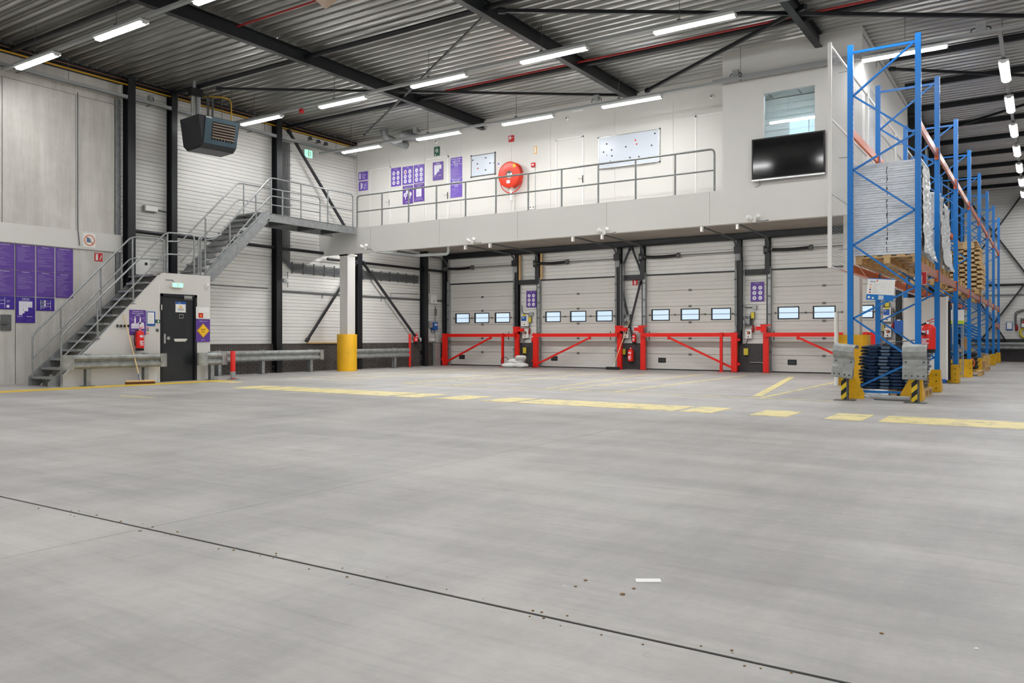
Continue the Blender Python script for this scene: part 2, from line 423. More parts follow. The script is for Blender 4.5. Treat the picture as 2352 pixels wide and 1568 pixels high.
for (x0, x1, lab) in [(-14.4, -13.75, 'worn yellow floor block nearest the walkway stripe by the stair door'),
        (-13.6, -12.95, 'small yellow floor block touching the left long bar'),
        (-12.85, -9.95, 'long pale yellow floor bar in the left half of the row'),
        (-9.83, -9.25, 'yellow floor block just right of the left long bar'),
        (-8.87, -8.24, 'yellow floor block standing alone between the two long bars'),
        (-7.88, -7.3, 'yellow floor block against the left end of the middle long bar'),
        (-7.2, -4.47, 'long pale yellow floor bar in the middle of the row'),
        (-4.38, -3.9, 'yellow floor block touching the right end of the middle long bar'),
        (-3.38, -2.87, 'yellow floor block two places right of the middle long bar'),
        (-2.4, -1.94, 'yellow floor block in front of the rack, before the right-hand bar'),
        (-1.75, 4.6, 'long yellow floor bar running out of the frame at right')]:
    prect(lab, x0, 11.0, x1, 11.92, 'line_paint', CR)
prect('strong yellow walkway stripe beside the concrete wall and stair', -17.28, 4.0, -16.66, 12.9, 'line_paint_strong')
prect('short yellow stripe end in front of the red bollard', -16.7, 12.2, -15.9, 12.62, 'line_paint')
prect('thin yellow line across the floor in front of the dock bays', -12.4, 14.15, -2.95, 14.24, 'line_paint_worn')
for k, x in enumerate((-4.15, -7.0, -8.25, -11.0, -12.3, -15.1, -16.4)):
    prect('thin worn yellow dock line running to the %s' % ['right jamb of the fourth dock door','left jamb of the fourth dock door','right jamb of the third dock door','left jamb of the third dock door','right jamb of the second dock door','left jamb of the second dock door','right jamb of the first dock door'][k], x-0.05, 14.3, x+0.05, 22.6, 'line_paint_worn', 'dock guide lines')
pline('thick slanting yellow line in front of the fourth dock door', (-4.33, 14.6), (-5.68, 22.3), 0.16, 'line_paint')
pline('slanting worn yellow line in front of the third dock door', (-8.65, 14.45), (-9.7, 22.0), 0.08, 'line_paint_worn')
pline('slanting worn yellow line in front of the second dock door', (-12.6, 14.6), (-13.8, 22.0), 0.08, 'line_paint_worn')
prect('worn scrap of a yellow line on the open floor at left', -14.05, 8.35, -13.0, 8.43, 'line_paint_worn')

# small debris on the floor
for (px, py, r, mt, lb) in [(1322,1347,.012,'wood_dark','brown crumb left of the crumb cluster on the floor'),(1345,1333,.014,'wood_dark','dark crumb above the brown crumb on the floor'),
        (1430,1365,.018,'wood_dark','largest dark crumb below the cluster on the floor'),(1456,1352,.013,'wood_dark','dark crumb below the small white label on the floor'),(1296,1346,.008,'paper','tiny white chip left of the crumbs on the floor'),
        (2025,1455,.012,'wood_dark','dark chip on the floor at lower right'),(2243,1490,.012,'paper','pale chip on the floor near the lower right corner')]:
    p = onZ(px, py); m = MB(); r *= .65; m.lathe([(r*0.9, 0.0), (r, r*0.3), (r*0.5, r*0.55)], p, n=7); tag(m.build('crumb', mt), lb, 'debris')
p = onZ(1489, 1334); m = MB(); m.obox(p+Vector((0,0,.002)), (0.045, 0.03, 0), (-0.012, 0.02, 0), (0, 0, .002)); tag(m.build('paper_scrap', 'paper'), 'small white paper strip lying on the concrete floor', 'paper')

m = MB(); rj = random.Random(9)
for k in range(46):
    x = rj.uniform(-5.2, -0.6); r = rj.uniform(.0025, .007); y = 2.62+rj.choice((-1, 1))*rj.uniform(.015, .06); m.lathe([(r*.9, 0), (r, r*.4), (r*.5, r*.7)], (x, y, 0), n=5)
tag(m.build('grit', 'wood_dark'), 'fine brown grit scattered along the long dark floor joint', 'debris', kind='stuff')
# ---------------------------------------------------------------- walls
def ribbed(u0, u1, h, pitch=0.145, t=0.05):          # cross-section of one cladding panel: shallow ribs with fine grooves, panel stands 0..h
    prof = [(0, 0)]; n = max(1, round(h/pitch)); p = h/n
    pts = []
    for i in range(n):
        z = i*p; d = 0.018
        pts += [(-0.017 if i else -0.028, z+0.001), (0.0, z+d*0.5), (0.0, z+p-d*0.4)]
    pts += [(-0.028, h-0.001)]
    return pts
PM = {}
def cladding(parent, O, U, N, w, h, mt='wall_panel', ph=0.58, name='wall_panel', pitch=0.145):
    """panels of height ph stacked on a wall rectangle; O lower-left, U right, N out"""
    O, U, N = Vector(O), Vector(U).normalized(), Vector(N).normalized(); z = 0
    n = max(1, round(h/ph)); p = h/n
    for i in range(n):
        key = (round(w,3), round(p,3), tuple(U), tuple(N), mt)
        if key in PM:
            piece(PM[key][0], parent, O+Vector((0,0,i*p))); continue
        pts = ribbed(0, 0, p, pitch); k = len(pts)
        m = MB(); a = [U*0.004+N*x+Vector((0,0,z)) for x, z in pts]; b = [q+U*(w-0.008) for q in a]
        m.add(a+b, [(j, k+j, k+j+1, j+1) for j in range(k-1)])
        back = [U*0.004-N*0.06, U*0.004-N*0.06+Vector((0,0,p)), U*(w-0.004)-N*0.06+Vector((0,0,p)), U*(w-0.004)-N*0.06]
        m.quad(*back); m.quad(back[1], a[-1], b[-1], back[2]); m.quad(back[0], back[3], b[0], a[0])
        m.add([back[0]]+a+[back[1]], [tuple(range(k+2))]); m.add([back[3]]+b+[back[2]], [tuple(range(k+2))[::-1]])
        off = wloc(parent); o = m.build(name, mt, None); o.parent = parent; o.location = O+Vector((0,0,i*p))-off
        PM[key] = (o,)
def bricks(parent, O, U, N, w, h, limit=250, bw=0.215, bh=0.062, g=0.012, mt='brick', soldier=False):
    O, U, N = Vector(O), Vector(U).normalized(), Vector(N).normalized()
    m = MB(); m.obox(O+U*w/2+Vector((0,0,h/2))-N*0.05, U*w/2, Vector((0,0,h/2)), N*0.044); m.build('mortar', 'mortar', parent)
    rnd = random.Random(3); cells = []; top = h-(bw if soldier else 0); rows = max(1, int(round(top/(bh+g)))); rh = top/rows
    for r in range(rows):
        x = -(bw+g)/2*(r % 2)
        while x < w-0.02:
            a, b = max(0, x), min(w, x+bw)
            if b-a > 0.03: cells.append((a, b, r*rh+g/2, (r+1)*rh-g/2))
            x += bw+g
    if soldier:
        x = 0
        while x < w-0.03: cells.append((x, min(w, x+bh), top+g/2, h-0.002)); x += bh+g
    cells.sort(key=lambda c: (round(c[0]), c[0]))
    proto = {}; stuff = MB(); n = 0
    for (a, b, z0, z1) in cells:
        jit = rnd.uniform(0, 0.004)
        if n < limit:
            key = (round(b-a, 2), round(z1-z0, 3)); c = O+U*a+Vector((0,0,z0))+N*jit
            if key not in proto:
                q = MB(); q.obox(U*(b-a)/2+Vector((0,0,(z1-z0)/2))-N*0.02, U*(b-a)/2, Vector((0,0,(z1-z0)/2)), N*0.022)
                o = q.build('brick', mt, None); o.parent = parent; o.location = c-wloc(parent); proto[key] = o
            else: piece(proto[key], parent, c)
            n += 1
        else: stuff.obox(O+U*(a+b)/2+Vector((0,0,(z0+z1)/2))+N*(jit-0.02), U*(b-a)/2, Vector((0,0,(z1-z0)/2)), N*0.022)
    if stuff.v: stuff.build('brick_courses', mt, parent, 'stuff')

# left wall
wl = struct('wall_left')
MB().box(XW-0.3, YN, 0, XW-0.08, 11.72, ZC+0.35).build('backing', 'wall_concrete', wl)
MB().box(XW-0.3, 11.72, 0, XW-0.08, YB+0.3, ZC+0.35).build('backing', 'wall_panel', wl)
ysl = [YN, 5.9, 9.22, 11.60]
for i in range(3):                                   # cast concrete slabs, lower row
    MB().box(XW-0.08, ysl[i]+0.008, 0, XW, ysl[i+1]-0.008, 3.22).build('concrete_panel', 'wall_concrete', wl)
ysu = [YN, 6.0, 8.95, 10.62, 11.60]
for i in range(4):
    MB().box(XW-0.08, ysu[i]+0.008, 3.66, XW-0.03, ysu[i+1]-0.008, 6.95).build('concrete_panel', 'wall_concrete', wl)
MB().box(XW-0.08, YN, 6.97, XW-0.06, 11.6, ZC+0.1).build('concrete_panel', 'wall_concrete', wl)
MB().box(XW-0.1, YN, 3.22, XW+0.035, 11.74, 3.66).build('wall_band', 'mezz_panel', wl)
MB().box(XW-0.08, 11.61, 0, XW+0.02, 11.72, 7.1).build('edge_flashing', 'galv', wl)
bays = [11.9, 13.1, 16.6, 20.1, 23.6, 25.0]
prev = 11.74
for yb in bays[1:]:
    z0 = 0.0 if yb < 13.2 else 0.87
    cladding(wl, (XW, prev, z0), (0,1,0), (1,0,0), yb-prev, ZC+0.05-z0, ph=.51, pitch=.102); prev = yb
pl = struct('trim_1'); bricks(pl, (XW+0.06, 13.1, 0), (0,1,0), (1,0,0), YB-13.1, 0.87, limit=290, mt='brick', soldier=True)

# door wall (with the four dock openings)
DX = [(-19.33,-16.28), (-15.21,-12.16), (-11.10,-8.05), (-6.98,-3.90)]
DZ = 3.12
wb = struct('wall_back')
MB().box(XW-0.3, YB+0.08, DZ, XS, YB+0.3, 4.5).build('backing', 'wall_panel', wb)
piers = [(XW, DX[0][0]), (DX[0][1], DX[1][0]), (DX[1][1], DX[2][0]), (DX[2][1], DX[3][0]), (DX[3][1], XS)]
for a, b in piers: MB().box(a, YB+0.08, 0, b, YB+0.3, DZ).build('backing', 'wall_panel', wb)
for a, b in DX: cladding(wb, (a, YB, DZ+0.03), (1,0,0), (0,-1,0), b-a, 4.5-DZ-0.03)
for i, (a, b) in enumerate(piers):
    if i == 0: continue
    cladding(wb, (a, YB, 0.87), (1,0,0), (0,-1,0), b-a, 4.5-0.87)
    pr = struct('trim_%d' % (i+1)); bricks(pr, (a+0.02, YB-0.05, 0), (1,0,0), (0,-1,0), b-a-0.04, 0.87, limit=120, mt='brick_dark')
# upper part of the outer wall over the mezzanine is hidden behind the mezzanine wall
MB().box(XW-0.3, YB+0.1, 4.5, XS-0.15, YB+0.3, ZC+0.35).build('backing', 'wall_panel', wb)

# sectional dock doors
def dock_door(i, x0, x1):
    d = struct('door_%d' % (i+1), loc=((x0+x1)/2, YB, 0)); n = 6; p = DZ/n; y0 = YB+0.02
    wz = (1.62, 2.0); w = x1-x0
    cxs = [x0+w*f for f in ((0.165, 0.5, 0.835) if i else (0.19, 0.49, 0.80))]; hw = 0.32 if i else 0.34
    for k in range(n):
        z0, z1 = k*p+0.006, (k+1)*p-0.004
        def ribs(a, b, za, zb):
            m = MB(); q = max(1, int(round((zb-za)/0.13))); s_ = (zb-za)/q; pts = []
            for j in range(q): pts += [(0.006 if j else 0.014, za+j*s_), (0, za+j*s_+0.010), (0, za+(j+1)*s_-0.006)]
            pts += [(0.014, zb)]; kk = len(pts)
            A = [Vector((a, y0+x, z)) for x, z in pts]; Bv = [Vector((b, y0+x, z)) for x, z in pts]
            m.add(A+Bv, [(j, kk+j, kk+j+1, j+1) for j in range(kk-1)])
            C = [Vector((a, y0+0.045, za)), Vector((b, y0+0.045, za)), Vector((b, y0+0.045, zb)), Vector((a, y0+0.045, zb))]
            m.quad(*C[::-1]); m.quad(C[0], C[1], Bv[0], A[0]); m.quad(C[3], A[-1], Bv[-1], C[2])
            m.add([C[0]]+A+[C[3]], [tuple(range(kk+2))[::-1]]); m.add([C[1]]+Bv+[C[2]], [tuple(range(kk+2))]); return m
        if k == 3:
            m = MB(); edges = [x0+0.02]
            for c in cxs: edges += [c-hw, c+hw]
            edges += [x1-0.02]
            for e in range(0, len(edges), 2): m.box(edges[e], y0, z0, edges[e+1], y0+0.045, z1)
            for c in cxs: m.box(c-hw, y0, z0, c+hw, y0+0.045, wz[0]); m.box(c-hw, y0, wz[1], c+hw, y0+0.045, z1)
            m.build('door_section', 'door_panel', d)
            for c in cxs:
                fm = MB(); a, b, t = c-hw, c+hw, 0.03
                fm.box(a, y0-0.012, wz[0], a+t, y0+0.05, wz[1]); fm.box(b-t, y0-0.012, wz[0], b, y0+0.05, wz[1])
                fm.box(a, y0-0.012, wz[0], b, y0+0.05, wz[0]+t); fm.box(a, y0-0.012, wz[1]-t, b, y0+0.05, wz[1])
                f = fm.build('window_frame', 'black_steel', d)
                MB().box(a+t, y0+0.015, wz[0]+t, b-t, y0+0.022, wz[1]-t).build('pane', 'pane', f)
            m = MB(); zc = (wz[0]+wz[1])/2; m.tube((cxs[0]-hw-0.05, y0-0.03, zc), (cxs[-1]+hw+0.05, y0-0.03, zc), 0.009, 6)
            rod = m.build('lock_rod', 'galv_dark', d)
            m = MB()
            for c in [cxs[0]-hw-0.06, (cxs[0]+cxs[1])/2, (cxs[1]+cxs[2])/2, cxs[-1]+hw+0.06]: m.lathe([(0.03, 0), (0.03, 0.03), (0.012, 0.045)], (c, y0, zc), (0,-1,0), 10)
            m.build('lock_knob', 'galv_dark', d)
        else: ribs(x0+0.02, x1-0.02, z0, z1).build('door_section', 'door_panel', d)
    for k in range(1, n): B('section_gasket', 'soffit', d, (x0+.02, y0+.018, k*p-.012, x1-.02, y0+.044, k*p+.014))
    B('section_gasket', 'soffit', d, (x0-.02, y0+.03, DZ-.02, x1+.02, y0+.06, DZ+.04))
    for k in range(1, n): B('hinge', 'galv_dark', d, ((x0+x1)/2-0.05, y0-0.012, k*p-0.035, (x0+x1)/2+0.05, y0, k*p+0.035))
    B('bottom_seal', 'rubber', d, (x0+0.02, y0-0.01, 0.0, x1-0.02, y0+0.04, 0.035))
    hx = x0+ (0.56 if i < 3 else 0.62); B('step_handle', 'black', d, (hx-0.13, y0-0.014, 0.24, hx+0.13, y0+0.005, 0.40)); B('grip', 'dark_gap', d, (hx-0.09, y0-0.02, 0.29, hx+0.09, y0-0.013, 0.35))
    # reveal outside
    for xx in (x0, x1):
        s_ = 1 if xx == x0 else -1
        t = MB(); t.box(min(xx, xx+s_*0.02), YB-0.13, 0, max(xx, xx+s_*0.02), YB+0.02, DZ+0.1); t.box(min(xx-s_*0.07, xx), YB-0.13, 0, max(xx-s_*0.07, xx), YB-0.11, DZ+0.1)
        t.build('track', 'galv', d)
        for z in (0.6, 1.2, 1.75, 2.3, 2.85): B('bracket', 'galv_dark', d, (min(xx-s_*0.07, xx+s_*0.03), YB-0.15, z, max(xx-s_*0.07, xx+s_*0.03), YB-0.13, z+0.05))
    B('header_strip', 'black_steel', d, (x0, YB-0.02, DZ, x1, YB+0.02, DZ+0.04))
    # curved top tracks running forward under the deck
    for xx in (x0-0.03, x1+0.03):
        MB().path([(xx, YB-0.10, 2.9), (xx, YB-0.12, 4.1), (xx, 21.9, 4.16)], 0.028, 6, 0.45).build('curved_track', 'galv_dark', d)
        B('track_end', 'white', d, (xx-0.03, 21.8, 4.02, xx+0.03, 21.9, 4.18))
        B('track_hanger', 'galv_dark', d, (xx-0.012, 22.0, 4.18, xx+0.012, 22.03, 4.30))
    # torsion shaft and spring, slack cable drum at both ends
    zs = 3.72; ys = YB-0.22
    MB().tube((x0-0.1, ys, zs), (x1+0.15, ys, zs), 0.016, 8).build('shaft', 'galv_dark', d)
    pts = [Vector((x0+0.1+0.02*k, ys+0.002, zs-0.02*math.sin(math.pi*k/55))) for k in range(56)]
    MB().path(pts, [0.055 if k % 2 else 0.045 for k in range(56)], 10).build('torsion_spring', 'rubber', d)
    for xx in (x0-0.08, x0+1.22, x1+0.08): MB().lathe([(0.05,-0.05),(0.085,-0.04),(0.085,-0.02),(0.06,0.0),(0.085,0.03),(0.085,0.05)], (xx, ys, zs), (1,0,0), 16).build('drum', 'galv_dark', d)
    B('bearing_plate', 'black_steel', d, (x0-0.16, ys-0.05, zs-0.12, x0-0.12, YB-0.02, zs+0.12), (x1+0.14, ys-0.05, zs-0.12, x1+0.18, YB-0.02, zs+0.12))
    B('operator_motor', 'black_steel', d, (x1+0.02, ys-0.11, zs-0.06, x1+0.22, ys+0.06, zs+0.16))
    MB().lathe([(0.07,-0.28),(0.085,-0.25),(0.085,-0.08),(0.07,-0.06)], (x1+0.12, ys-0.02, zs), (0,0,1), 14).build('motor_can', 'pvc', d)
    return d
for i, (a, b) in enumerate(DX): dock_door(i, a, b)
# outside apron seen only as light through the panes: nothing to build

# right side, far and rear walls
wr = struct('wall_right'); MB().box(XR, YN, 0, XR+0.3, YE, ZC+0.35).build('backing', 'wall_panel', wr)
wn = struct('wall_rear'); MB().box(XW-0.3, YN-0.3, 0, XR+0.3, YN, ZC+0.35).build('backing', 'wall_panel', wn)
wf = struct('wall_far'); MB().box(XS-0.4, YE+0.08, 0, XR+0.3, YE+0.3, ZC+0.35).build('backing', 'wall_panel', wf)
cladding(wf, (XS-0.1, YE, 1.0), (1,0,0), (0,-1,0), 8.0, ZC-1.0, ph=0.66)
bf = struct('trim_7'); bricks(bf, (XS-0.1, YE-0.03, 0), (1,0,0), (0,-1,0), 8.0, 1.0, limit=0, mt='brick_dark')
ws = struct('wall_side'); MB().box(XS-0.3, YB+0.3, 0, XS-0.12, YE+0.1, ZC+0.35).build('backing', 'wall_panel', ws)
cladding(ws, (XS-0.06, YE-0.05, 0.0), (0,-1,0), (1,0,0), YE-YB-0.3, ZC, ph=0.66)

# ---------------------------------------------------------------- mezzanine and office block
mz = struct('mezzanine')
MB().box(XW+0.02, YF, 3.71, XS, YF+0.14, 4.5).build('fascia', 'mezz_panel', mz)
MB().box(XW+0.02, YF-0.012, 3.705, XS, YF+0.15, 3.745).build('fascia_trim', 'mezz_panel', mz)
k = 0
for x in [-19.6+1.37*j for j in range(12)]+[XS]:
    if k: MB().box(px_, YF+0.14, 4.30, min(x, XS)-0.006, YB+0.05, 4.46).build('soffit_panel', 'soffit', mz)
    px_ = x; k += 1
MB().box(XW+0.02, YF+0.14, 4.46, XS, YB, 4.5).build('deck', 'mezz_panel', mz)
MB().box(XS-0.14, YF, 3.71, XS, YB, 4.5).build('side_fascia', 'mezz_panel', mz)
# fascia joints
for x in (-17.4, -14.7, -12.0, -9.3, -6.6): MB().box(x-0.003, YF-0.004, 3.75, x+0.003, YF+0.001, 4.5).build('joint', 'soffit', mz)

wm = struct('wall_mezzanine')
xs = [XW+0.02, -18.15, -16.65, -15.2, -13.3, -11.95, -9.9, -8.2, -6.3]
for a, b in zip(xs, xs[1:]):
    MB().box(a+0.003, YM, 4.5, b-0.003, YM+0.1, 7.3).build('partition_panel', 'office_wall', wm)
MB().box(XW+0.02, YM+0.006, 7.3, XS, YM+0.1, ZC+0.1).build('partition_panel', 'office_wall', wm)
# office box with its window opening
bx = struct('wall_office'); BX0 = -6.29
WX0, WX1, WZ0, WZ1 = -5.35, -4.20, 5.15, 6.62
F = 'mezz_panel'
MB().box(BX0, YF, 4.5, WX0, YF+0.1, ZC).build('front_panel', F, bx)
MB().box(WX1, YF, 4.5, XS, YF+0.1, ZC).build('front_panel', F, bx)
MB().box(WX0, YF, 4.5, WX1, YF+0.1, WZ0).build('front_panel', F, bx)
MB().box(WX0, YF, WZ1, WX1, YF+0.1, ZC).build('front_panel', F, bx)
MB().box(BX0, YF+0.1, 4.5, BX0+0.1, YM, ZC).build('return_panel', F, bx)
for a, b in ((YF+0.1, 20.3), (20.3, 22.2), (22.2, YB+0.3)): MB().box(XS-0.1, a, 4.5, XS, b-0.004, ZC).build('side_panel', F, bx)
MB().box(XS, YF+0.02, 7.5, XS+0.02, YB, 7.52).build('side_trim', 'galv', bx)
wi = struct('window_1', loc=((WX0+WX1)/2, YF, WZ0))
MB().box(WX0, YF+0.04, WZ0, WX1, YF+0.05, WZ1).build('pane', 'window_glass', wi)
m = MB()
for (a, b, c, d) in ((WX0, WX0+0.02, WZ0, WZ1), (WX1-0.02, WX1, WZ0, WZ1), (WX0, WX1, WZ0, WZ0+0.02), (WX0, WX1, WZ1-0.02, WZ1)): m.box(a, YF-0.006, c, b, YF+0.1, d)
m.build('window_frame', 'mezz_panel', wi)
# the room behind: ribbed back wall, ceiling grid, a bright inner window
cladding(bx, (BX0+0.1, 20.6, 4.5), (1,0,0), (0,-1,0), XS-BX0-0.2, 2.55, ph=0.65, name='inner_panel')
MB().box(BX0+0.1, YF+0.1, 7.06, XS-0.1, 20.6, 7.10).build('inner_ceiling', 'office_wall', bx)
for x in (-5.7, -5.0): MB().box(x, YF+0.1, 7.045, x+0.02, 20.6, 7.058).build('ceiling_grid_bar', 'soffit', bx)
MB().box(BX0+0.1, 19.6, 7.045, XS-0.1, 19.62, 7.058).build('ceiling_grid_bar', 'soffit', bx)
w3 = struct('window_3', loc=(-5.0, 20.56, 5.4)); ia, ib = onY(1813, 330, 20.55), onY(1905, 262, 20.55)
MB().box(ia.x, 20.53, ia.z, ib.x, 20.55, ib.z).build('lit_pane', 'day_pane', w3)
for x in (ia.x, (ia.x+ib.x)/2, ib.x): MB().box(x-.012, 20.515, ia.z, x+.012, 20.53, ib.z).build('glazing_bar', 'white', w3)
MB().box(ia.x, 20.515, ib.z-.03, ib.x, 20.53, ib.z+.01).build('glazing_bar', 'white', w3)

# window in the side wall of the block (frosted, behind the rack)
w2 = struct('window_2', loc=(XS, 20.0, 5.2)); MB().box(XS-0.002, 19.3, 5.1, XS+0.006, 20.0, 6.6).build('pane', 'sheet_grey', w2)

# ---------------------------------------------------------------- columns and steel
def column(label, x, y, z0, z1, w=0.16, d=0.24, axis='x', mt='black_steel', name='steel_column'):
    up = (1,0,0) if axis == 'x' else (0,1,0)
    o = MB().hbeam((x, y, z0), (x, y, z1), w, d, 0.014, up).build(name, mt); tag(o, label, 'column'); return o
for (y, lb, z0) in ((11.87, 'black steel column against the edge of the concrete wall behind the stair', 0.0),
        (13.08, 'narrow black steel column left of the wall heater, behind the stair platform', 0.0),
        (16.62, 'tall black steel column behind the upper stair landing', 0.0),
        (20.08, 'black steel column under the mezzanine where two braces meet', 0.0),
        (23.6, 'black steel column beside the small wall extinguisher in the left corner', 0.0)):
    column(lb, XW+0.17, y, z0, ZC-0.02 if y < 20 else (4.29 if y > YF else ZC), 0.2 if y != 13.08 else 0.16, 0.24)
ctx = [(-19.5, 'in the corner left of the first dock door'), (-16.14, 'right of the first dock door'), (-15.32, 'left of the second dock door'), (-12.02, 'right of the second dock door'),
       (-11.22, 'left of the third dock door'), (-7.92, 'right of the third dock door'), (-7.1, 'left of the fourth dock door'), (-3.42, 'behind the rack, right of the fourth dock door')]
for x, lb in ctx:
    up = 'left of the' in lb and x != -19.5
    column(('short upper black steel column ' if up else 'black steel column ')+lb, x+(.05 if up else 0), YB-0.11, 3.0 if up else (0.88 if x not in (-19.5, -3.42) else 0), 4.1, 0.14, 0.16, 'y')
for (a, b) in DX[1:]: MB().box(a-.115, YB-.10, 0.0, a-.075, YB+.0, 3.1).build('door_jamb', 'black_steel', wb)
o = MB().hbeam((XW+0.1, YB-0.17, 4.19), (XS, YB-0.17, 4.19), 0.16, 0.2, 0.015).build('header_beam', 'black_steel'); tag(o, 'long black steel beam above the dock doors under the mezzanine', 'beam')
for (a, b, lb) in ((-16.1, -15.36, 'between the first two dock doors'), (-11.98, -11.24, 'between the middle two dock doors'), (-7.88, -7.14, 'between the last two dock doors')):
    o = MB().box(a, YB-0.16, 3.0, b, YB-0.02, 3.16).build('cross_member', 'black_steel'); tag(o, 'short dark steel cross member '+lb, 'beam')
def brace(label, a, b, w=0.09, t=0.05, mt='brace_steel', up=(0,0,1), cat='brace', name='steel_brace'):
    m = MB(); m.beam(a, b, t, w, up); a, b = Vector(a), Vector(b); d = (b-a).normalized()
    for q, s_ in ((a, 1), (b, -1)): m.obox(q+d*s_*0.06, d*0.07, (Vector(up).cross(d)).normalized()*t*0.6, d.cross(Vector(up).cross(d)).normalized()*w*0.75)
    o = m.build(name, mt); tag(o, label, cat); return o
xb = XW+0.22
brace('dark diagonal brace on the upper left wall, running down to the landing', (xb, 17.0, 7.45), (xb, 19.6, 4.55), up=(1,0,0))
brace('dark diagonal brace rising left of the yellow column guard', (xb, 17.75, 0.95), (xb, 20.0, 3.65), up=(1,0,0))
brace('dark diagonal brace running down right to the small corner extinguisher', (xb, 20.25, 3.65), (xb, 23.2, 0.95), up=(1,0,0))
yb = YB-0.12
for (a, b, lb) in (((-11.98, 3.3), (-11.62, 4.1), 'upper left arm'), ((-11.24, 3.3), (-11.58, 4.1), 'upper right arm'), ((-11.98, 2.95), (-11.5, 0.9), 'long left arm'), ((-11.24, 2.95), (-11.66, 1.4), 'long right arm')):
    brace('%s of the dark cross brace between the middle dock doors' % lb, (a[0], yb, a[1]), (b[0], yb, b[1]), 0.09, 0.04, up=(0,1,0))
o = MB().path([(XW+0.16, 11.9, 3.79), (XW+0.16, YF+0.1, 3.79)], 0.05, 10).build('wall_pipe', 'black_steel'); tag(o, 'black horizontal pipe along the left wall behind the stair', 'pipe')
o = MB().path([(XW+0.16, YF+0.2, 3.62), (XW+0.16, 24.9, 3.62)], 0.045, 10).build('wall_pipe', 'black_steel'); tag(o, 'black horizontal pipe high on the left wall under the mezzanine', 'pipe')
# corner post of the mezzanine with its round yellow guard
cp = thing('mezzanine_column', 'pale square column carrying the left end of the mezzanine', 'column', (-18.6, 18.72, 0))
B('shaft', 'mezz_panel', cp, (-18.77, 18.54, 0, -18.43, 18.88, 3.71)); B('cap_plate', 'mezz_panel', cp, (-18.8, 18.54, 3.66, -18.4, 18.94, 3.71))
def round_guard(label, x, y, r, h):
    t = thing('column_guard', label, 'column guard', (x, y, 0))
    m = MB(); pts = []
    prof = [(r, 0.0), (r, 0.02), (r, h-0.01), (r-0.004, h), (r-0.03, h), (r-0.03, 0.0)]
    m.lathe(prof, (x, y, 0), (0,0,1), 36); m.build('shell', 'guard_yellow', t)
    return t
round_guard('round yellow scratched steel guard around the pale column at left', -18.6, 18.69, 0.315, 1.17)
m = MB(); rnd = random.Random(5)
cq = thing('mezzanine_column', 'pale square column behind the front left rack post', 'column', (-3.6, 19.3, 0))
B('shaft', 'mezz_panel', cq, (-3.76, 19.16, 0, -3.42, 19.5, 4.3)); B('cap_plate', 'mezz_panel', cq, (-3.8, 19.12, 4.26, -3.38, 19.54, 4.3))
yg = thing('column_guard', 'flat-faced yellow column guard behind the left galvanised rack protector', 'column guard', (-3.58, 19.05, 0))
MB().extrude([(-0.34,0.0),(-0.34,-0.02),(-0.26,-0.06),(0.26,-0.06),(0.34,-0.02),(0.34,0.4),(0.31,0.4),(0.31,0.0)], (-3.58, 19.05, 0), (1,0,0), (0,1,0), (0,0,1.12)).build('shell', 'guard_yellow', yg)
MB().tube((-3.85, 18.9, 0), (-3.85, 18.9, 1.62), 0.045, 10).build('rubber_post', 'white'); tag(bpy.data.objects['rubber_post'], 'slim white upright post left of the flat yellow column guard', 'post')
bpy.data.objects['rubber_post'].name = 'marker_post'

# roof beams, purlins, bracing
for x, lb, y1 in ((-14.33, 'left', YM), (-9.24, 'middle', YM), (-4.13, 'right', YF), (1.0, 'unseen fourth', YE), (6.1, 'unseen fifth', YE)):
    o = MB().hbeam((x, YN, ZC-0.15), (x, y1, ZC-0.15), 0.15, 0.3, 0.014).build('roof_beam', 'black_steel')
    tag(o, {'left': 'black roof beam running over the stair to the mezzanine wall, leftmost of three', 'middle': 'black roof beam over the dock doors, middle of the three', 'right': 'short black roof beam ending above the television box, rightmost of three'}.get(lb, 'black roof beam over the right part of the hall, %s' % lb), 'beam')
for k, y in enumerate((1.1, 5.1, 9.1, 13.1, 17.1)):
    o = MB().tube((XW+0.1, y, ZC-0.12), (XR-0.1, y, ZC-0.12), 0.06, 8).build('roof_tie', 'black_steel'); tag(o, 'black round roof tie across the hall, %s' % ['unseen rear one','unseen one over the camera','first one over the open floor','the one above the wall heater','the one nearest the mezzanine'][k], 'roof tie')
for k, y in enumerate((20.9, 23.4, 25.9, 28.4, 30.9, 33.4, 35.9, 38.4, 40.9)):
    o = MB().hbeam((XS+0.18, y, ZC-0.07), (XR-0.1, y, ZC-0.07), 0.10, 0.13, 0.010).build('roof_purlin', 'black_steel'); tag(o, 'black roof purlin over the rack aisle, %s from the office side wall corner' % ['first','second','third','fourth','fifth','sixth','seventh','eighth','last'][k], 'beam')
zb = ZC-0.2
for (a, b, mt, w_, lb) in (((-17.9, 13.3), (-9.35, 19.6), 'black_steel', .06, 'thin black roof brace between the heater and the middle beam end'),
        ((-9.0, 13.2), (-0.2, 19.3), 'black_steel', .07, 'black roof brace running from the middle beam to the top right corner'),
        ((-9.3, 13.2), (-18.1, 18.95), 'galv_dark', .05, 'grey roof brace crossing down to the round ventilation duct'),
        ((-8.7, 19.6), (-3.9, 16.3), 'black_steel', .07, 'black diagonal roof brace left of the television box'),
        ((-3.1, 21.2), (1.0, 24.8), 'black_steel', .06, 'black roof brace behind the rack tops'),
        ((-3.1, 28.8), (1.0, 25.2), 'black_steel', .06, 'second black roof brace behind the rack tops')):
    brace(lb, (a[0], a[1], zb), (b[0], b[1], zb), w_, w_, mt, cat='brace', name='roof_brace')
o = MB().path([(-14.2, 11.05, ZC-0.1), (XR-0.1, 11.05, ZC-0.1)], 0.022, 8).build('sprinkler_pipe', 'dark_red'); tag(o, 'thin red pipe under the roof at the top left', 'pipe')
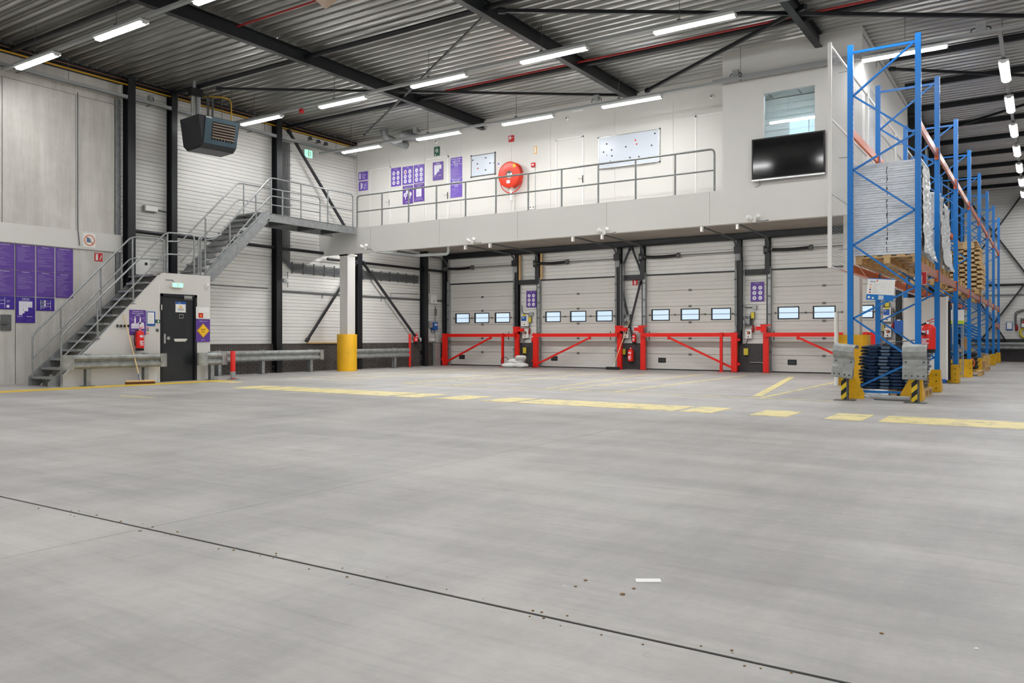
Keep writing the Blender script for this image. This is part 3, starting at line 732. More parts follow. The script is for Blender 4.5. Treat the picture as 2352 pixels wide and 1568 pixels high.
o = MB().path([(-13.2, 16.85, ZC-0.14), (XR-0.1, 16.85, ZC-0.14)], 0.026, 8).build('sprinkler_pipe', 'dark_red'); tag(o, 'thin red pipe under the roof in front of the mezzanine', 'pipe')

# ceiling: trapezoidal steel deck
ce = struct('ceiling')
def deck(x0, x1, y0, y1):
    pts = []; y = y0; p = 0.25
    while y < y1:
        pts += [(y+q, ZC+z) for q, z in ((0,0),(.035,0),(.050,.045),(.060,.047),(.072,.10),(.115,.10),(.124,.086),(.133,.10),(.178,.10),(.190,.047),(.200,.045),(.215,0))]; y += p
    n = len(pts); m = MB(); a = [(x0, y, z) for y, z in pts]; b = [(x1, y, z) for y, z in pts]
    m.add(a+b, [(i, i+1, n+i+1, n+i) for i in range(n-1)]); return m
deck(XW-0.1, XS-0.1, YN, YM+0.1).build('roof_deck', 'deck', ce)
deck(XS-0.1, XR+0.1, YN, YE+0.1).build('roof_deck', 'deck', ce)
MB().box(XW-0.4, YN-0.3, ZC+0.2, XR+0.3, YE+0.3, ZC+0.3).build('roof_skin', 'dark_gap', ce)
MB().box(XW-0.06, YN, ZC-0.2, XW+0.02, YM, ZC+0.02).build('eaves_beam', 'black_steel', ce)

# ---------------------------------------------------------------- lights: tube fittings on suspended trunking
def fitting(x, y, z, ax, label):
    """1.55 m twin tube fitting, ax 'x' or 'y'"""
    t = thing('tube_light', label, 'ceiling light', (x, y, z), 'fluorescent fittings on the trunking')
    def bb(a0, b0, c0, a1, b1, c1): return (x+a0, y+b0, z+c0, x+a1, y+b1, z+c1) if ax == 'x' else (x+b0, y+a0, z+c0, x+b1, y+a1, z+c1)
    B('housing', 'lamp_body', t, bb(-0.79, -0.098, 0.032, 0.79, 0.098, 0.085), bb(-0.80, -0.055, 0.0, -0.785, 0.055, 0.045), bb(0.785, -0.055, 0.0, 0.80, 0.055, 0.045))
    m = MB()
    d = Vector((1,0,0)) if ax == 'x' else Vector((0,1,0)); u = Vector((0,1,0)) if ax == 'x' else Vector((1,0,0))
    m.extrude([(-0.075, 0.0315), (-0.062, 0.008), (-0.03, 0.0), (0.03, 0.0), (0.062, 0.008), (0.075, 0.0315)], Vector((x,y,z))-d*0.77, u, (0,0,1), d*1.54)
    m.build('diffuser', 'lamp_glow', t)
    for s_ in (-0.55, 0.55): MB().obox(Vector((x,y,z+0.093))+d*s_, d*0.02, u*0.05, (0,0,0.008)).build('clip', 'galv', t)
    return t
def trunking(label, p0, p1, z, rods):
    t = thing('lighting_trunking', label, 'trunking', (p0[0], p0[1], z))
    m = MB(); a, b = Vector((*p0, z+0.13)), Vector((*p1, z+0.13)); m.beam(a, b, 0.09, 0.055); m.build('channel', 'tray', t)
    for (rx, ry) in rods:
        MB().tube((rx, ry, z+0.15), (rx, ry, ZC+0.02), 0.006, 6).build('hanger_rod', 'cable', t)
        B('hanger_clip', 'cable', t, (rx-0.03, ry-0.04, z+0.10, rx+0.03, ry+0.04, z+0.19))
    return t
ORD = ['first', 'second', 'third', 'fourth', 'fifth', 'sixth', 'seventh', 'eighth', 'ninth', 'tenth', 'eleventh']
def row(name, y, z, xs, x1, lab):
    trunking('grey perforated trunking of the %s' % lab, (XW+0.2, y), (x1, y), z, [(x, y) for x in [XW+1.6+3.06*k for k in range(int((x1-XW-1.6)/3.06)+1)]])
    for k, x in enumerate(xs): fitting(x, y, z, 'x', 'bright tube light, %s from the left wall in the %s' % (ORD[k], lab))
XA = [-17.98+3.13*k for k in range(10)]
row('a', 8.87, 6.92, XA, XR-0.3, 'lamp row nearest the camera')
row('b', 14.62, 6.92, [-17.76+3.06*k for k in range(10)], XR-0.3, 'middle lamp row')
row('c', 18.33, 6.84, [-17.62+3.03*k for k in range(4)], XS-0.02, 'lamp row along the mezzanine')
trunking('grey perforated trunking behind the top of the first rack bay', (XS, 18.33), (XR-0.3, 18.33), 6.9, [(-2.4, 18.33), (0.6, 18.33), (4.0, 18.33)])
fitting(-2.42, 18.33, 6.86, 'x', 'bright tube light seen through the top of the first blue rack frame')
for y in (3.2, -2.6): row('n%d' % int(y), y, 6.92, XA, XR-0.3, 'added unseen lamp row %s the camera' % ('above' if y > 0 else 'behind'))  # unseen rows, added for light on the foreground
t = thing('lighting_trunking', 'trunking of the lamp row over the rack aisle at right', 'trunking', (-0.74, 19.0, 6.95))
MB().beam((-0.74, 18.4, 7.08), (-0.74, YE-1, 7.08), 0.07, 0.055).build('channel', 'tray', t)
for k in range(6): MB().tube((-0.74, 19.5+3.1*k, 7.1), (-0.74, 19.5+3.1*k, ZC+0.02), 0.006, 6).build('hanger_rod', 'cable', t)
for k in range(7): fitting(-0.74, 21.05+3.05*k, 6.93, 'y', 'bright tube light over the rack aisle, %s from the front' % ORD[k])
for k in range(5): fitting(5.0, 20.9+4.4*k, 6.93, 'y', 'added unseen tube light over the next aisle, %s from the front' % ORD[k])  # unseen fittings to the right, added for light

for k in range(8): fitting(-18.2+2.0*k, 19.75, 4.19, 'x', 'tube light fixed under the mezzanine deck, %s from the left' % ORD[k])

# ---------------------------------------------------------------- stair house, stairs, railings
XH = -17.70; HY0, HY1, HZ = 9.27, 12.96, 2.62
DY0, DY1 = 11.57, 12.57
hs = struct('wall_stair')
MB().extrude([(9.27,0),(DY0,0),(DY0,2.56),(9.27,0.2)], (XH-0.1,0,0), (0,1,0), (0,0,1), (0.1,0,0)).build('side_panel', 'mezz_panel', hs)
MB().extrude([(DY0,2.12),(DY1,2.12),(DY1,HZ),(11.66,HZ),(DY0,2.53)], (XH-0.1,0,0), (0,1,0), (0,0,1), (0.1,0,0)).build('side_panel', 'mezz_panel', hs)
B('side_panel', 'mezz_panel', hs, (XH-0.1, DY1, 0, XH, HY1, HZ))
B('rear_panel', 'mezz_panel', hs, (XW+0.02, HY1-0.1, 0, XH-0.1, HY1, HZ))
B('platform_top', 'galv_dark', hs, (XW+0.32, 11.75, HZ-0.05, XH-0.1, HY1, HZ))
B('corner_bead', 'white', hs, (XH, DY0-0.05, 0, XH+0.012, DY0-0.03, 2.35))
dr = struct('door_5', loc=(XH, (DY0+DY1)/2, 0))
m = MB(); m.box(XH-0.1, DY0, 0, XH+0.012, DY0+0.07, 2.12); m.box(XH-0.1, DY1-0.07, 0, XH+0.012, DY1, 2.12); m.box(XH-0.1, DY0, 2.05, XH+0.012, DY1, 2.12)
m.build('door_frame', 'black_steel', dr)
lf = B('door_leaf', 'door_black', dr, (XH-0.075, DY0+0.07, 0.01, XH-0.035, DY1-0.07, 2.05))
def rb(y0, z0, y1, z1, x0=-0.035, x1=-0.02): return (XH+x0, y0, z0, XH+x1, y1, z1)
hp = B('door_handle', 'steel_shiny', dr, rb(11.68, 0.92, 11.73, 1.15)); hp2 = MB().lathe([(0.05, 0), (0.055, 0.03), (0.03, 0.05)], (XH-0.03, 11.79, 1.04), (1,0,0), 16); hp2.build('knob', 'steel_shiny', dr)
m = MB(); m.obox((XH-0.01, 12.12, 1.01), (0.02,0,0), (0,0.17,0), (0,0,0.022)); m.obox((XH-0.02, 12.12, 0.975), (0.012,0,0), (0,0.15,0), (0,0,0.015)); m.build('pull_rail', 'white', dr)
B('door_closer', 'steel_shiny', dr, (XH-0.03, 12.2, 2.02, XH+0.03, 12.42, 2.09)); MB().beam((XH+0.0, 12.2, 2.0), (XH-0.02, 12.48, 2.0), 0.02, 0.012).build('closer_arm', 'steel_shiny', dr)
m = MB(); m.box(XH-0.035, 12.09, 1.53, XH-0.02, 12.21, 1.63); m.build('spy_frame', 'steel_shiny', dr); B('spy_glass', 'black', dr, (XH-0.02, 12.105, 1.545, XH-0.017, 12.195, 1.615))
sg = Sign('door_notice', 'white door notice with blue top and yellow warning triangle', 'sign', (XH-0.034, 12.0, 1.68), (0,1,0), (1,0,0), 0.28, 0.26, 'paper', 0.006)
sg.rect('blue', 0, 0.20, 0.28, 0.26).poly('sign_yellow', [(0.1,0.11),(0.18,0.11),(0.14,0.18)]).rect('cable', 0.05, 0.085, 0.23, 0.093).rect('cable', 0.07, 0.065, 0.21, 0.072).rect('cable', 0.05, 0.045, 0.23, 0.052).text('white', 'veilig', 0.1, 0.228, 0.022).done()
sg = Sign('number_sign', 'white digit one on the black door frame at its left', 'sign', (XH+0.012, 11.555, 1.70), (0,1,0), (1,0,0), 0.09, 0.17, 'black', 0.003)
sg.text('white', '1', 0.045, 0.085, 0.13).done()

def stair(label, X0, X1, y0, z0, y1, z1, n, treadw=0.26, extra=None, grate='perforated'):
    t = thing('steel_staircase', label, 'staircase', ((X0+X1)/2, y0, z0 if z0 > 1 else 0))
    d = Vector((0, y1-y0, z1-z0)).normalized(); nrm = Vector((0, -d.z, d.y))
    for k in range(n):
        f = (k+0.5)/n; y = y0+(y1-y0)*(k+0.45)/n; z = z0+(z1-z0)*(k+1)/n if z0 > 1 else 0.2+(z1-0.2)*(k)/(n-1)*0.985
        MB().box(X0+0.015, y-0.12, z-0.035, X1-0.015, y+0.14, z).build('tread', grate, t)
        m = MB(); m.box(X0+0.015, y-0.13, z-0.045, X1-0.015, y-0.12, z+0.004); m.build('nosing', 'galv', t)
    return t, d, nrm
# lower flight, facing the camera, its treads closed by perforated risers
n1 = 13; LX0, LX1 = -18.66, -17.83
s1, d1, nn = stair('lower galvanised steel flight climbing beside the posters to the platform over the door', LX0, LX1, 9.12, 0.0, 11.72, HZ, n1)
for k in range(n1):
    y = 9.12+2.6*(k+0.45)/n1+0.10; z = 0.2+(HZ-0.2)*k/(n1-1)*0.985
    B('riser', 'perforated', s1, (LX0+0.02, y, z-0.20, LX1-0.02, y+0.006, z-0.04))
for x, dz in ((LX0, 0.0), (LX1, 0.11)):
    MB().extrude([(9.02,0),(9.25,0),(11.78,2.42-dz),(11.78,2.62-dz),(11.6,2.62-dz),(9.02,0.2-dz)], (x-0.006,0,0), (0,1,0), (0,0,1), (0.012,0,0)).build('stringer', 'galv', s1)
# upper flight and landing
UX0, UX1 = -18.98, -17.96
s2, d2, nn = stair('upper open steel flight with landing reaching the mezzanine', UX0, UX1, 13.0, HZ, 14.95, 4.5, 10, grate='galv_dark')
for x in (UX0, UX1):
    MB().extrude([(12.98,2.50),(13.22,2.50),(15.06,4.30),(15.06,4.52),(14.82,4.52),(12.98,2.74)], (x-0.006,0,0), (0,1,0), (0,0,1), (0.012,0,0)).build('stringer', 'galv', s2)
    B('stringer_flange', 'galv', s2, (x-0.03, 14.95, 4.49, x+0.03, 18.42, 4.505), (x-0.03, 14.98, 4.28, x+0.03, 18.42, 4.295))
    B('landing_edge', 'galv', s2, (x-0.006, 15.0, 4.29, x+0.006, 18.42, 4.50))
m = MB(); m.beam((UX1+0.03, 12.98, 2.56), (UX1+0.03, 15.02, 4.50-0.01), 0.05, 0.19); m.build('stringer_channel', 'galv', s2)
m = MB()
for k in range(100): y = 15.05+3.33*k/99; m.box(UX0+0.02, y-0.003, 4.455, UX1-0.02, y+0.003, 4.49)
for k in range(9): x = UX0+0.1+0.1*k; m.box(x-0.003, 15.03, 4.46, x+0.003, 18.4, 4.485)
m.build('grating', 'galv_dark', s2, 'stuff')
for y in (15.9, 17.0, 17.95): B('cross_bearer', 'galv_dark', s2, (UX0, y-0.02, 4.30, UX1, y+0.02, 4.44))

def railing(label, runs, posts, r=0.021, name='railing', loc=None):
    p0 = runs[0][0]; t = thing(name, label, 'railing', loc or tuple(posts[0][0]))
    mt = 'rail_galv' if 'mezzanine edge' in label else 'galv'
    for i, q in enumerate(runs): MB().path(q, r if i == 0 else r*0.85, 10, 0.12).build('handrail' if i == 0 else 'mid_rail', mt, t)
    for a, b in posts: MB().tube(a, b, r, 10).build('post', mt, t)
    for a, b in posts: B('foot_plate', 'galv_dark', t, (a[0]-0.04, a[1]-0.04, a[2]-0.002, a[0]+0.04, a[1]+0.04, a[2]+0.008))
    return t
def sl(y): return (y-9.12)*HZ/2.6          # pitch line of the lower flight
xr = -17.73
railing('right-hand handrail of the lower stair flight, ending over the black door', [
    [(xr, 9.25, 0.05), (xr, 9.25, 1.11), (xr, 11.75, 3.60), (xr, 12.52, 3.62), (xr, 12.52, HZ)],
    [(xr, 9.27, 0.62), (xr, 11.72, 3.08), (xr, 12.5, 3.10)]],
    [((xr, 10.05, sl(10.05)+0.1), (xr, 10.05, 1.9)), ((xr, 10.9, sl(10.9)+0.05), (xr, 10.9, 2.75)), ((xr, 11.78, HZ), (xr, 11.78, 3.6))])
xl = LX0+0.01
railing('wall-side handrail of the lower stair flight beside the purple posters', [
    [(xl, 9.1, 0.2), (xl, 9.1, 1.11), (xl, 11.42, 3.52), (xl, 12.3, 3.55), (xl, 12.3, HZ)],
    [(xl, 9.12, 0.62), (xl, 11.4, 3.0), (xl, 12.28, 3.05)]],
    [((xl, 9.72, sl(9.72)), (xl, 9.72, 1.75)), ((xl, 10.65, sl(10.65)), (xl, 10.65, 2.72)), ((xl, 11.45, 2.4), (xl, 11.45, 3.52))])
railing('short rail loop on the platform over the black door', [[(XH-0.05, 12.66, HZ), (XH-0.05, 12.66, 3.6), (UX1, 13.12, 3.62), (UX1, 13.5, 3.75)]], [((XH-0.05, 12.72, HZ), (XH-0.05, 12.72, 3.58))])
def su(y): return HZ+(y-13.0)*(4.5-HZ)/1.95
railing('near handrail of the upper stair flight and landing', [
    [(UX1, 12.98, 3.55), (UX1, 13.3, 3.62), (UX1, 15.1, 5.50), (UX1, 18.3, 5.50), (UX1, 18.3, 4.5)],
    [(UX1, 12.98, 3.05), (UX1, 13.3, 3.08), (UX1, 15.1, 5.0), (UX1, 18.28, 5.0)]],
    [((UX1, 13.0, HZ), (UX1, 13.0, 3.6)), ((UX1, 13.75, su(13.75)), (UX1, 13.75, 4.05)), ((UX1, 14.6, su(14.6)), (UX1, 14.6, 4.95)), ((UX1, 15.12, 4.5), (UX1, 15.12, 5.5)), ((UX1, 16.2, 4.5), (UX1, 16.2, 5.5)), ((UX1, 17.25, 4.5), (UX1, 17.25, 5.5))])
railing('wall-side handrail of the upper stair flight and landing', [
    [(UX0, 12.6, 3.55), (UX0, 13.0, 3.58), (UX0, 14.8, 5.42), (UX0, 17.9, 5.45), (UX0, 17.9, 4.5)],
    [(UX0, 13.0, 3.05), (UX0, 14.8, 4.95), (UX0, 17.88, 4.98)]],
    [((UX0, 13.75, su(13.75)), (UX0, 13.75, 4.3)), ((UX0, 15.0, 4.5), (UX0, 15.0, 5.45)), ((UX0, 16.4, 4.5), (UX0, 16.4, 5.45))])
yr = YF+0.05
ps = [-16.98, -15.91, -14.85, -13.79, -12.74, -11.68, -10.64, -9.56, -8.52, -7.48]
railing('long steel railing along the mezzanine edge', [[(-18.02, yr, 4.5), (-18.02, yr, 5.5), (-6.5, yr, 5.5), (-6.5, yr, 4.5)], [(-18.0, yr, 5.0), (-6.52, yr, 5.0)]],
    [((x, yr, 4.5), (x, yr, 5.5)) for x in ps], 0.024)

# ---------------------------------------------------------------- guard rails (W profile), bollards
WP = [(0.0,0.0),(0.045,0.015),(0.08,0.05),(0.08,0.085),(0.02,0.135),(0.0,0.155),(0.02,0.175),(0.08,0.225),(0.08,0.26),(0.045,0.295),(0.0,0.31)]
def wrail(label, p0, p1, N, posts, z=0.375, ends=(True, True)):
    p0, p1, N = Vector((*p0, z)), Vector((*p1, z)), Vector((*N, 0)).normalized(); d = (p1-p0); u = d.normalized()
    t = thing('guard_rail', label, 'guard rail', (p0.x, p0.y, 0))
    prof = WP+[(x-0.006, zz) for x, zz in WP[::-1]]
    MB().extrude(prof, p0, N, (0,0,1), d).build('rail_beam', 'guard_galv', t)
    for e, (q, s_) in enumerate(((p0, -1), (p1, 1))):
        if not ends[e]: continue
        m = MB(); pts = []
        for k in range(9):
            a = math.pi*k/8; pts.append((math.sin(a)*0.16, 0.10*math.cos(a)-0.02))
        poly = [(0.0, 0.085), (0.10, 0.085)]+[(0.10+0.11*math.sin(math.pi*k/8), -0.02+0.105*math.cos(math.pi*k/8)) for k in range(9)]+[(0.0,-0.125),(0.0,-0.118),(0.10,-0.118)]+[(0.10+0.103*math.sin(math.pi*k/8), -0.02+0.098*math.cos(math.pi*k/8)) for k in range(8, -1, -1)]+[(0.0,0.078)]
        m.extrude(poly, q, u*s_, N, (0,0,0.31)); m.build('end_cap', 'guard_galv', t)
    for f in posts:
        c = p0+d*f
        m = MB(); m.hbeam((c.x-N.x*0.07, c.y-N.y*0.07, 0.01), (c.x-N.x*0.07, c.y-N.y*0.07, z+0.33), 0.10, 0.12, 0.01, N); m.build('post', 'galv', t)
        m = MB(); q = c-N*0.07; m.obox((q.x, q.y, 0.006), u*0.12, N*0.1, (0,0,0.006)); m.build('base_plate', 'galv_dark', t)
        m = MB()
        m.lathe([(0.018, 0), (0.018, 0.012)], c+Vector((0,0,0.155))+N*0.0, N, 8); m.build('bolt', 'galv_dark', t)
    return t
wrail('galvanised guard rail in front of the stair side wall, left of the black door', (-17.42, 9.32), (-17.42, 11.35), (1, 0), (0.18, 0.85))
wrail('short galvanised guard rail stub right of the black door', (-17.42, 12.62), (-17.42, 13.05), (1, 0), (0.5,))
wrail('long galvanised guard rail between the stair house and the yellow column guard', (-19.1, 13.9), (-19.1, 17.95), (1, 0), (0.1, 0.47, 0.93), ends=(False, True))
wrail('galvanised guard rail right of the yellow column guard', (-19.05, 19.1), (-19.05, 22.2), (1, 0), (0.13, 0.78), ends=(False, False))
wrail('galvanised guard rail at the far wall end of the rack aisle', (-3.1, YE-0.45), (3.0, YE-0.45), (0, -1), (0.1, 0.47, 0.8), z=0.55, ends=(False, False))
def bollard(label, x, y, r, h):
    t = thing('bollard', label, 'bollard', (x, y, 0)); MB().lathe([(r, 0.01), (r, h-0.01), (r*0.9, h)], (x, y, 0), (0,0,1), 16).build('tube', 'red', t)
    MB().lathe([(r*2.4, 0), (r*2.4, 0.012)], (x, y, 0), (0,0,1), 16).build('base_plate', 'galv_dark', t)
    MB().lathe([(r+0.002, 0.03), (r+0.003, 0.16), (r+0.002, 0.2)], (x+0.0, y, 0), (0,0,1), 16).build('scraped_band', 'pvc', t) if r > 0.05 else None
bollard('short scraped red bollard in front of the guard rail by the stair door', -17.25, 13.3, 0.062, 0.72)
bollard('slim red post at the end of the left wall guard rail', -19.2, 22.45, 0.045, 1.2)

# ---------------------------------------------------------------- red dock gates
def gate_part(t, name, x0, z0, x1, z1, y=24.6, d=0.10, mt='red'): return B(name, mt, t, (x0, y-d/2, z0, x1, y+d/2, z1))
def swing_gate(label, hx, lx, s_, legx, bx_, y=24.55):
    """hx hinge side x, lx lock side x; s_ = +1 when the gate runs right from its hinge"""
    t = thing('dock_gate', label, 'gate', (hx, y, 0))
    gate_part(t, 'hinge_post', hx-0.09, 0.02, hx+0.09, 1.22, y, 0.12)
    gate_part(t, 'top_bar', min(hx, lx), 1.09, max(hx, lx), 1.21, y-0.005, 0.09)
    m = MB(); m.beam((hx+s_*0.08, y, 0.14), (bx_, y, 1.06), 0.06, 0.07, (0,1,0)); m.box(bx_-0.05, y-0.03, 1.0, bx_+0.03, y+0.03, 1.09); m.build('brace', 'red', t)
    gate_part(t, 'lock_post', lx-0.07, 0.01, lx+0.09, 1.20, y+0.13, 0.10)
    B('lock_head', 'red', t, (lx-0.14, y+0.08, 1.22, lx+0.02, y+0.20, 1.42), (lx-0.15, y+0.075, 1.42, lx+0.16, y+0.10, 1.46))
    B('lock_arm', 'red', t, (lx+0.02, y+0.088, 1.28, lx+0.28*s_, y+0.18, 1.40)) if s_ > 0 else B('lock_arm', 'red', t, (lx-0.30, y+0.088, 1.28, lx-.14, y+0.18, 1.40))
    for z in (0.25, 1.0): MB().lathe([(0.045, -0.04), (0.045, 0.04)], (hx-s_*0.13, y, z), (0,0,1), 10).build('hinge', 'red', t)
    MB().tube((lx-s_*0.28, y, 0.98), (lx-s_*0.28, y, 1.27), 0.014, 6).build('latch_pin', 'black_steel', t)
    if legx is not None:
        gate_part(t, 'drop_leg', legx-0.04, 0.01, legx+0.04, 1.22, y-0.4 if False else y-0.10, 0.07)
        B('foot_plate', 'red', t, (legx-0.1, y-0.18, 0, legx+0.1, y-0.02, 0.012))
    B('base_plate', 'dark_red', t, (hx-0.12, y-0.1, 0, hx+0.12, y+0.1, 0.015), ); B('base_plate', 'dark_red', t, (lx-0.11, y+0.04, 0, lx+0.13, y+0.22, 0.015))
    return t
g_ = lambda px: onY(px, 770, 24.55).x
swing_gate('red swing gate in front of the first dock door from the left', g_(1022), g_(1183), 1, g_(1158), g_(1127))
swing_gate('red swing gate in front of the second dock door', g_(1231), g_(1419), 1, None, g_(1355))
swing_gate('red swing gate in front of the third dock door, hinged at its right', g_(1687), g_(1473), -1, g_(1659), g_(1537))
swing_gate('red swing gate in front of the fourth dock door, partly behind the rack', g_(2008), g_(1756), -1, g_(1990), g_(1834))

# ---------------------------------------------------------------- fire extinguishers
def extinguisher(label, x, y, z, r, h, N=(0,-1,0), loc_group=None, hose=True):
    t = thing('fire_extinguisher', label, 'fire extinguisher', (x, y, z)); N = Vector(N); R = Vector((0,0,1)).cross(N)
    MB().lathe([(r*0.9, 0), (r*0.97, 0.01), (r*0.97, h*0.12)], (x,y,z), (0,0,1), 20).build('base_ring', 'black', t)
    MB().lathe([(r, h*0.12), (r, h*0.80), (r*0.9, h*0.86), (r*0.5, h*0.92), (r*0.3, h*0.94)], (x,y,z), (0,0,1), 24).build('cylinder', 'red', t)
    MB().lathe([(r*0.28, h*0.93), (r*0.28, h), (r*0.16, h*1.02)], (x,y,z), (0,0,1), 12).build('valve', 'steel_shiny', t)
    c = Vector((x,y,z+h*1.02)); m = MB(); m.beam(c-R*r*0.2, c+R*r*0.85+Vector((0,0,r*0.45)), 0.02, 0.012); m.beam(c-R*r*0.2-Vector((0,0,0.02)), c+R*r*0.75, 0.02, 0.012); m.build('lever', 'red', t)
    if hose: MB().path([c-R*r*0.2-Vector((0,0,r*0.2)), c-R*r*1.25-Vector((0,0,r*0.6)), Vector((x,y,z+h*0.45))-R*r*1.4, Vector((x,y,z+h*0.22))-R*r*1.15], r*0.13, 8, 0.08).build('hose', 'black', t)
    # printed label wrapped on the front
    a0 = math.atan2(N.y, N.x); m = MB(); rr = r+0.002
    for (u0, u1, v0, v1) in ((-0.55,0.55,0.42,0.46),(-0.5,0.2,0.36,0.40),(-0.55,0.5,0.30,0.335),(-0.45,0.4,0.24,0.27),(-0.5,0.1,0.62,0.72),(0.25,0.5,0.60,0.74)):
        k = 5
        for i in range(k):
            A, Bn = a0+u0+(u1-u0)*i/k, a0+u0+(u1-u0)*(i+1)/k
            q = lambda a, v: (x+rr*math.cos(a), y+rr*math.sin(a), z+h*v)
            m.quad(q(A,v0), q(Bn,v0), q(Bn,v1), q(A,v1))
    m.build('label_print', 'print_white', t)
    B('wall_bracket', 'black', t, (x-0.03-abs(N.x)*r, y-0.03, z+h*0.5, x+0.03, y+0.03+abs(N.y)*r, z+h*0.56)) if abs(N.y) > 0.5 else B('wall_bracket', 'black', t, (x-r*1.3, y-0.03, z+h*0.5, x, y+0.03, z+h*0.56))
    return t
p = onX(321, 805, XH+0.12); extinguisher('red fire extinguisher hung under the cleaning poster by the broom', p.x, p.y, p.z, 0.095, 0.50, (1,0,0))
p = onX(955, 791, XW+0.2); extinguisher('small red fire extinguisher on the brick ledge in the left corner', p.x, p.y, 0.872, 0.085, 0.34, (1,-0.6,0))
extinguisher('red fire extinguisher hung on the dark brick pier between the middle dock doors', -11.55, YB-0.24, 0.22, 0.10, 0.50)
extinguisher('small red fire extinguisher above the other on the pier between the middle dock doors', -11.44, YB-0.2, 0.88, 0.07, 0.33)
extinguisher('slim red extinguisher edge behind the hinge post of the second red gate', -15.4, YB-0.22, 0.88, 0.06, 0.33, hose=False)

# ---------------------------------------------------------------- brooms
def broom(label, foot, top, w, dirv, heads='wood_light'):
    t = thing('broom', label, 'broom', (foot[0], foot[1], 0)); f, p = Vector(foot), Vector(top); d = Vector(dirv).normalized(); n = Vector((-d.y, d.x, 0))
    MB().tube(f+Vector((0,0,0.09)), p, 0.013, 8).build('handle', 'wood_light', t)
    q = f+Vector((0,0,0.07)); MB().tube(q, q+(p-q).normalized()*0.16, 0.018, 8).build('socket', 'blue' if w > 0.5 else 'white', t)
    MB().obox(f+Vector((0,0,0.075)), d*w/2, n*0.03, (0,0,0.018)).build('head', heads, t)
    MB().obox(f+Vector((0,0,0.029)), d*w/2, n*0.034, (0,0,0.028)).build('bristles', 'bristle' if w > 0.5 else 'black', t)
f = onZ(322, 882); tp = onX(284, 722, XH+0.03)
broom('wide broom with brown bristles leaning on the stair side wall', (f.x, f.y, 0), tp, 0.62, (0.35, 0.95, 0))
broom('floor squeegee with long wooden handle leaning on the pier between the middle dock doors', (-11.98, 24.3, 0), tuple(onY(1448, 732, YB-0.14)), 0.48, (1, 0.1, 0), 'black')
tr = thing('tool_rack', 'small wall strip of black tool clips above the broom', 'tool rack', tuple(onX(283, 752, XH+0.01)))
a, b = onX(267, 748, XH+0.012), onX(296, 748, XH+0.012)
MB().box(XH, a.y, a.z-0.02, XH+0.02, b.y, a.z+0.02).build('strip', 'steel_shiny', tr)
for k in range(4): y = a.y+(b.y-a.y)*(0.06+0.29*k); B('clip', 'black', tr, (XH+0.02, y-0.012, a.z-0.03, XH+0.05, y+0.012, a.z+0.03))

# ---------------------------------------------------------------- signs and posters
UY, NX, UXv, NY = (0,1,0), (1,0,0), (1,0,0), (0,-1,0)
def wall_sign(name, label, px, cat='sign', plane='Y', c=YM, mt='purple', t=0.012, group=None, off=0.0):
    """px = (left, top, right, bottom) measured at the left edge; on the wall plane"""
    l, tp, r, b = px
    if plane == 'Y': a = onY(l, b, c); d = onY(l, tp, c); e = onY(r, tp, c); w_ = e.x-a.x; O = (a.x, c-off, a.z); return Sign(name, label, cat, O, UXv, NY, w_, d.z-a.z, mt, t, group)
    a = onX(l, b, c); d = onX(l, tp, c); e = onX(r, tp, c); return Sign(name, label, cat, (c+off, a.y, a.z), UY, NX, e.y-a.y, d.z-a.z, mt, t, group)
# the wall of work-instruction posters on the concrete wall
cols = [(8.30, 8.74), (8.775, 9.195), (9.225, 9.645), (9.675, 10.085), (10.115, 10.525)]
names = ['outermost left', 'second from the left', 'third', 'fourth', 'rightmost']
XP = XW+0.002
for ci, (a, b) in enumerate(cols):
    for rw, (z0, z1) in enumerate(((2.61, 3.20), (2.01, 2.60))):
        if ci == 0 and False: continue
        sg = Sign('instruction_poster', 'purple poster of small white text, %s in the %s row' % (names[ci], ('upper', 'lower')[rw]), 'poster', (XP, a, z0), UY, NX, b-a, z1-z0, 'purple', 0.01, 'purple work instruction posters')
        W_, H_ = b-a, z1-z0; sg.text('print_white', ['Safety rules','Order picking','Storing instruction','Receiving goods','Loading trucks','Parking rules','Picking rules','Stacking rules','Booking and packing','Communication'][ci*2+rw], W_/2, H_-0.035, 0.022, W_*0.6)
        full = [1, .9, .72, .85, 1][ci]; sg.lines('print_dim', 0.03, W_-0.03, H_-0.07-(H_-0.11)*full, H_-0.075, int(26*full), 0.0055, ci*7+rw, 1.0).done()
sg = Sign('rack_poster', 'indigo poster with a white rack diagram, left of the traffic plan', 'poster', (XP, 8.775, 1.70), UY, NX, 0.42, 0.30, 'indigo', 0.01)
for u in (0.03, 0.21): sg.rect('print_white', u, 0.03, u+0.008, 0.27)
for v in (0.12, 0.20): sg.rect('print_white', 0.03, v, 0.218, v+0.008)
sg.rect('print_white', 0.05, 0.03, 0.09, 0.11).rect('print_white', 0.25, 0.04, 0.31, 0.10).lines('print_white', 0.25, 0.38, 0.16, 0.20, 4, 0.006, 3).done()
sg = Sign('traffic_plan_poster', 'tall indigo traffic plan poster on the concrete wall', 'poster', (XP, 9.225, 1.40), UY, NX, 0.42, 0.595, 'indigo', 0.01)
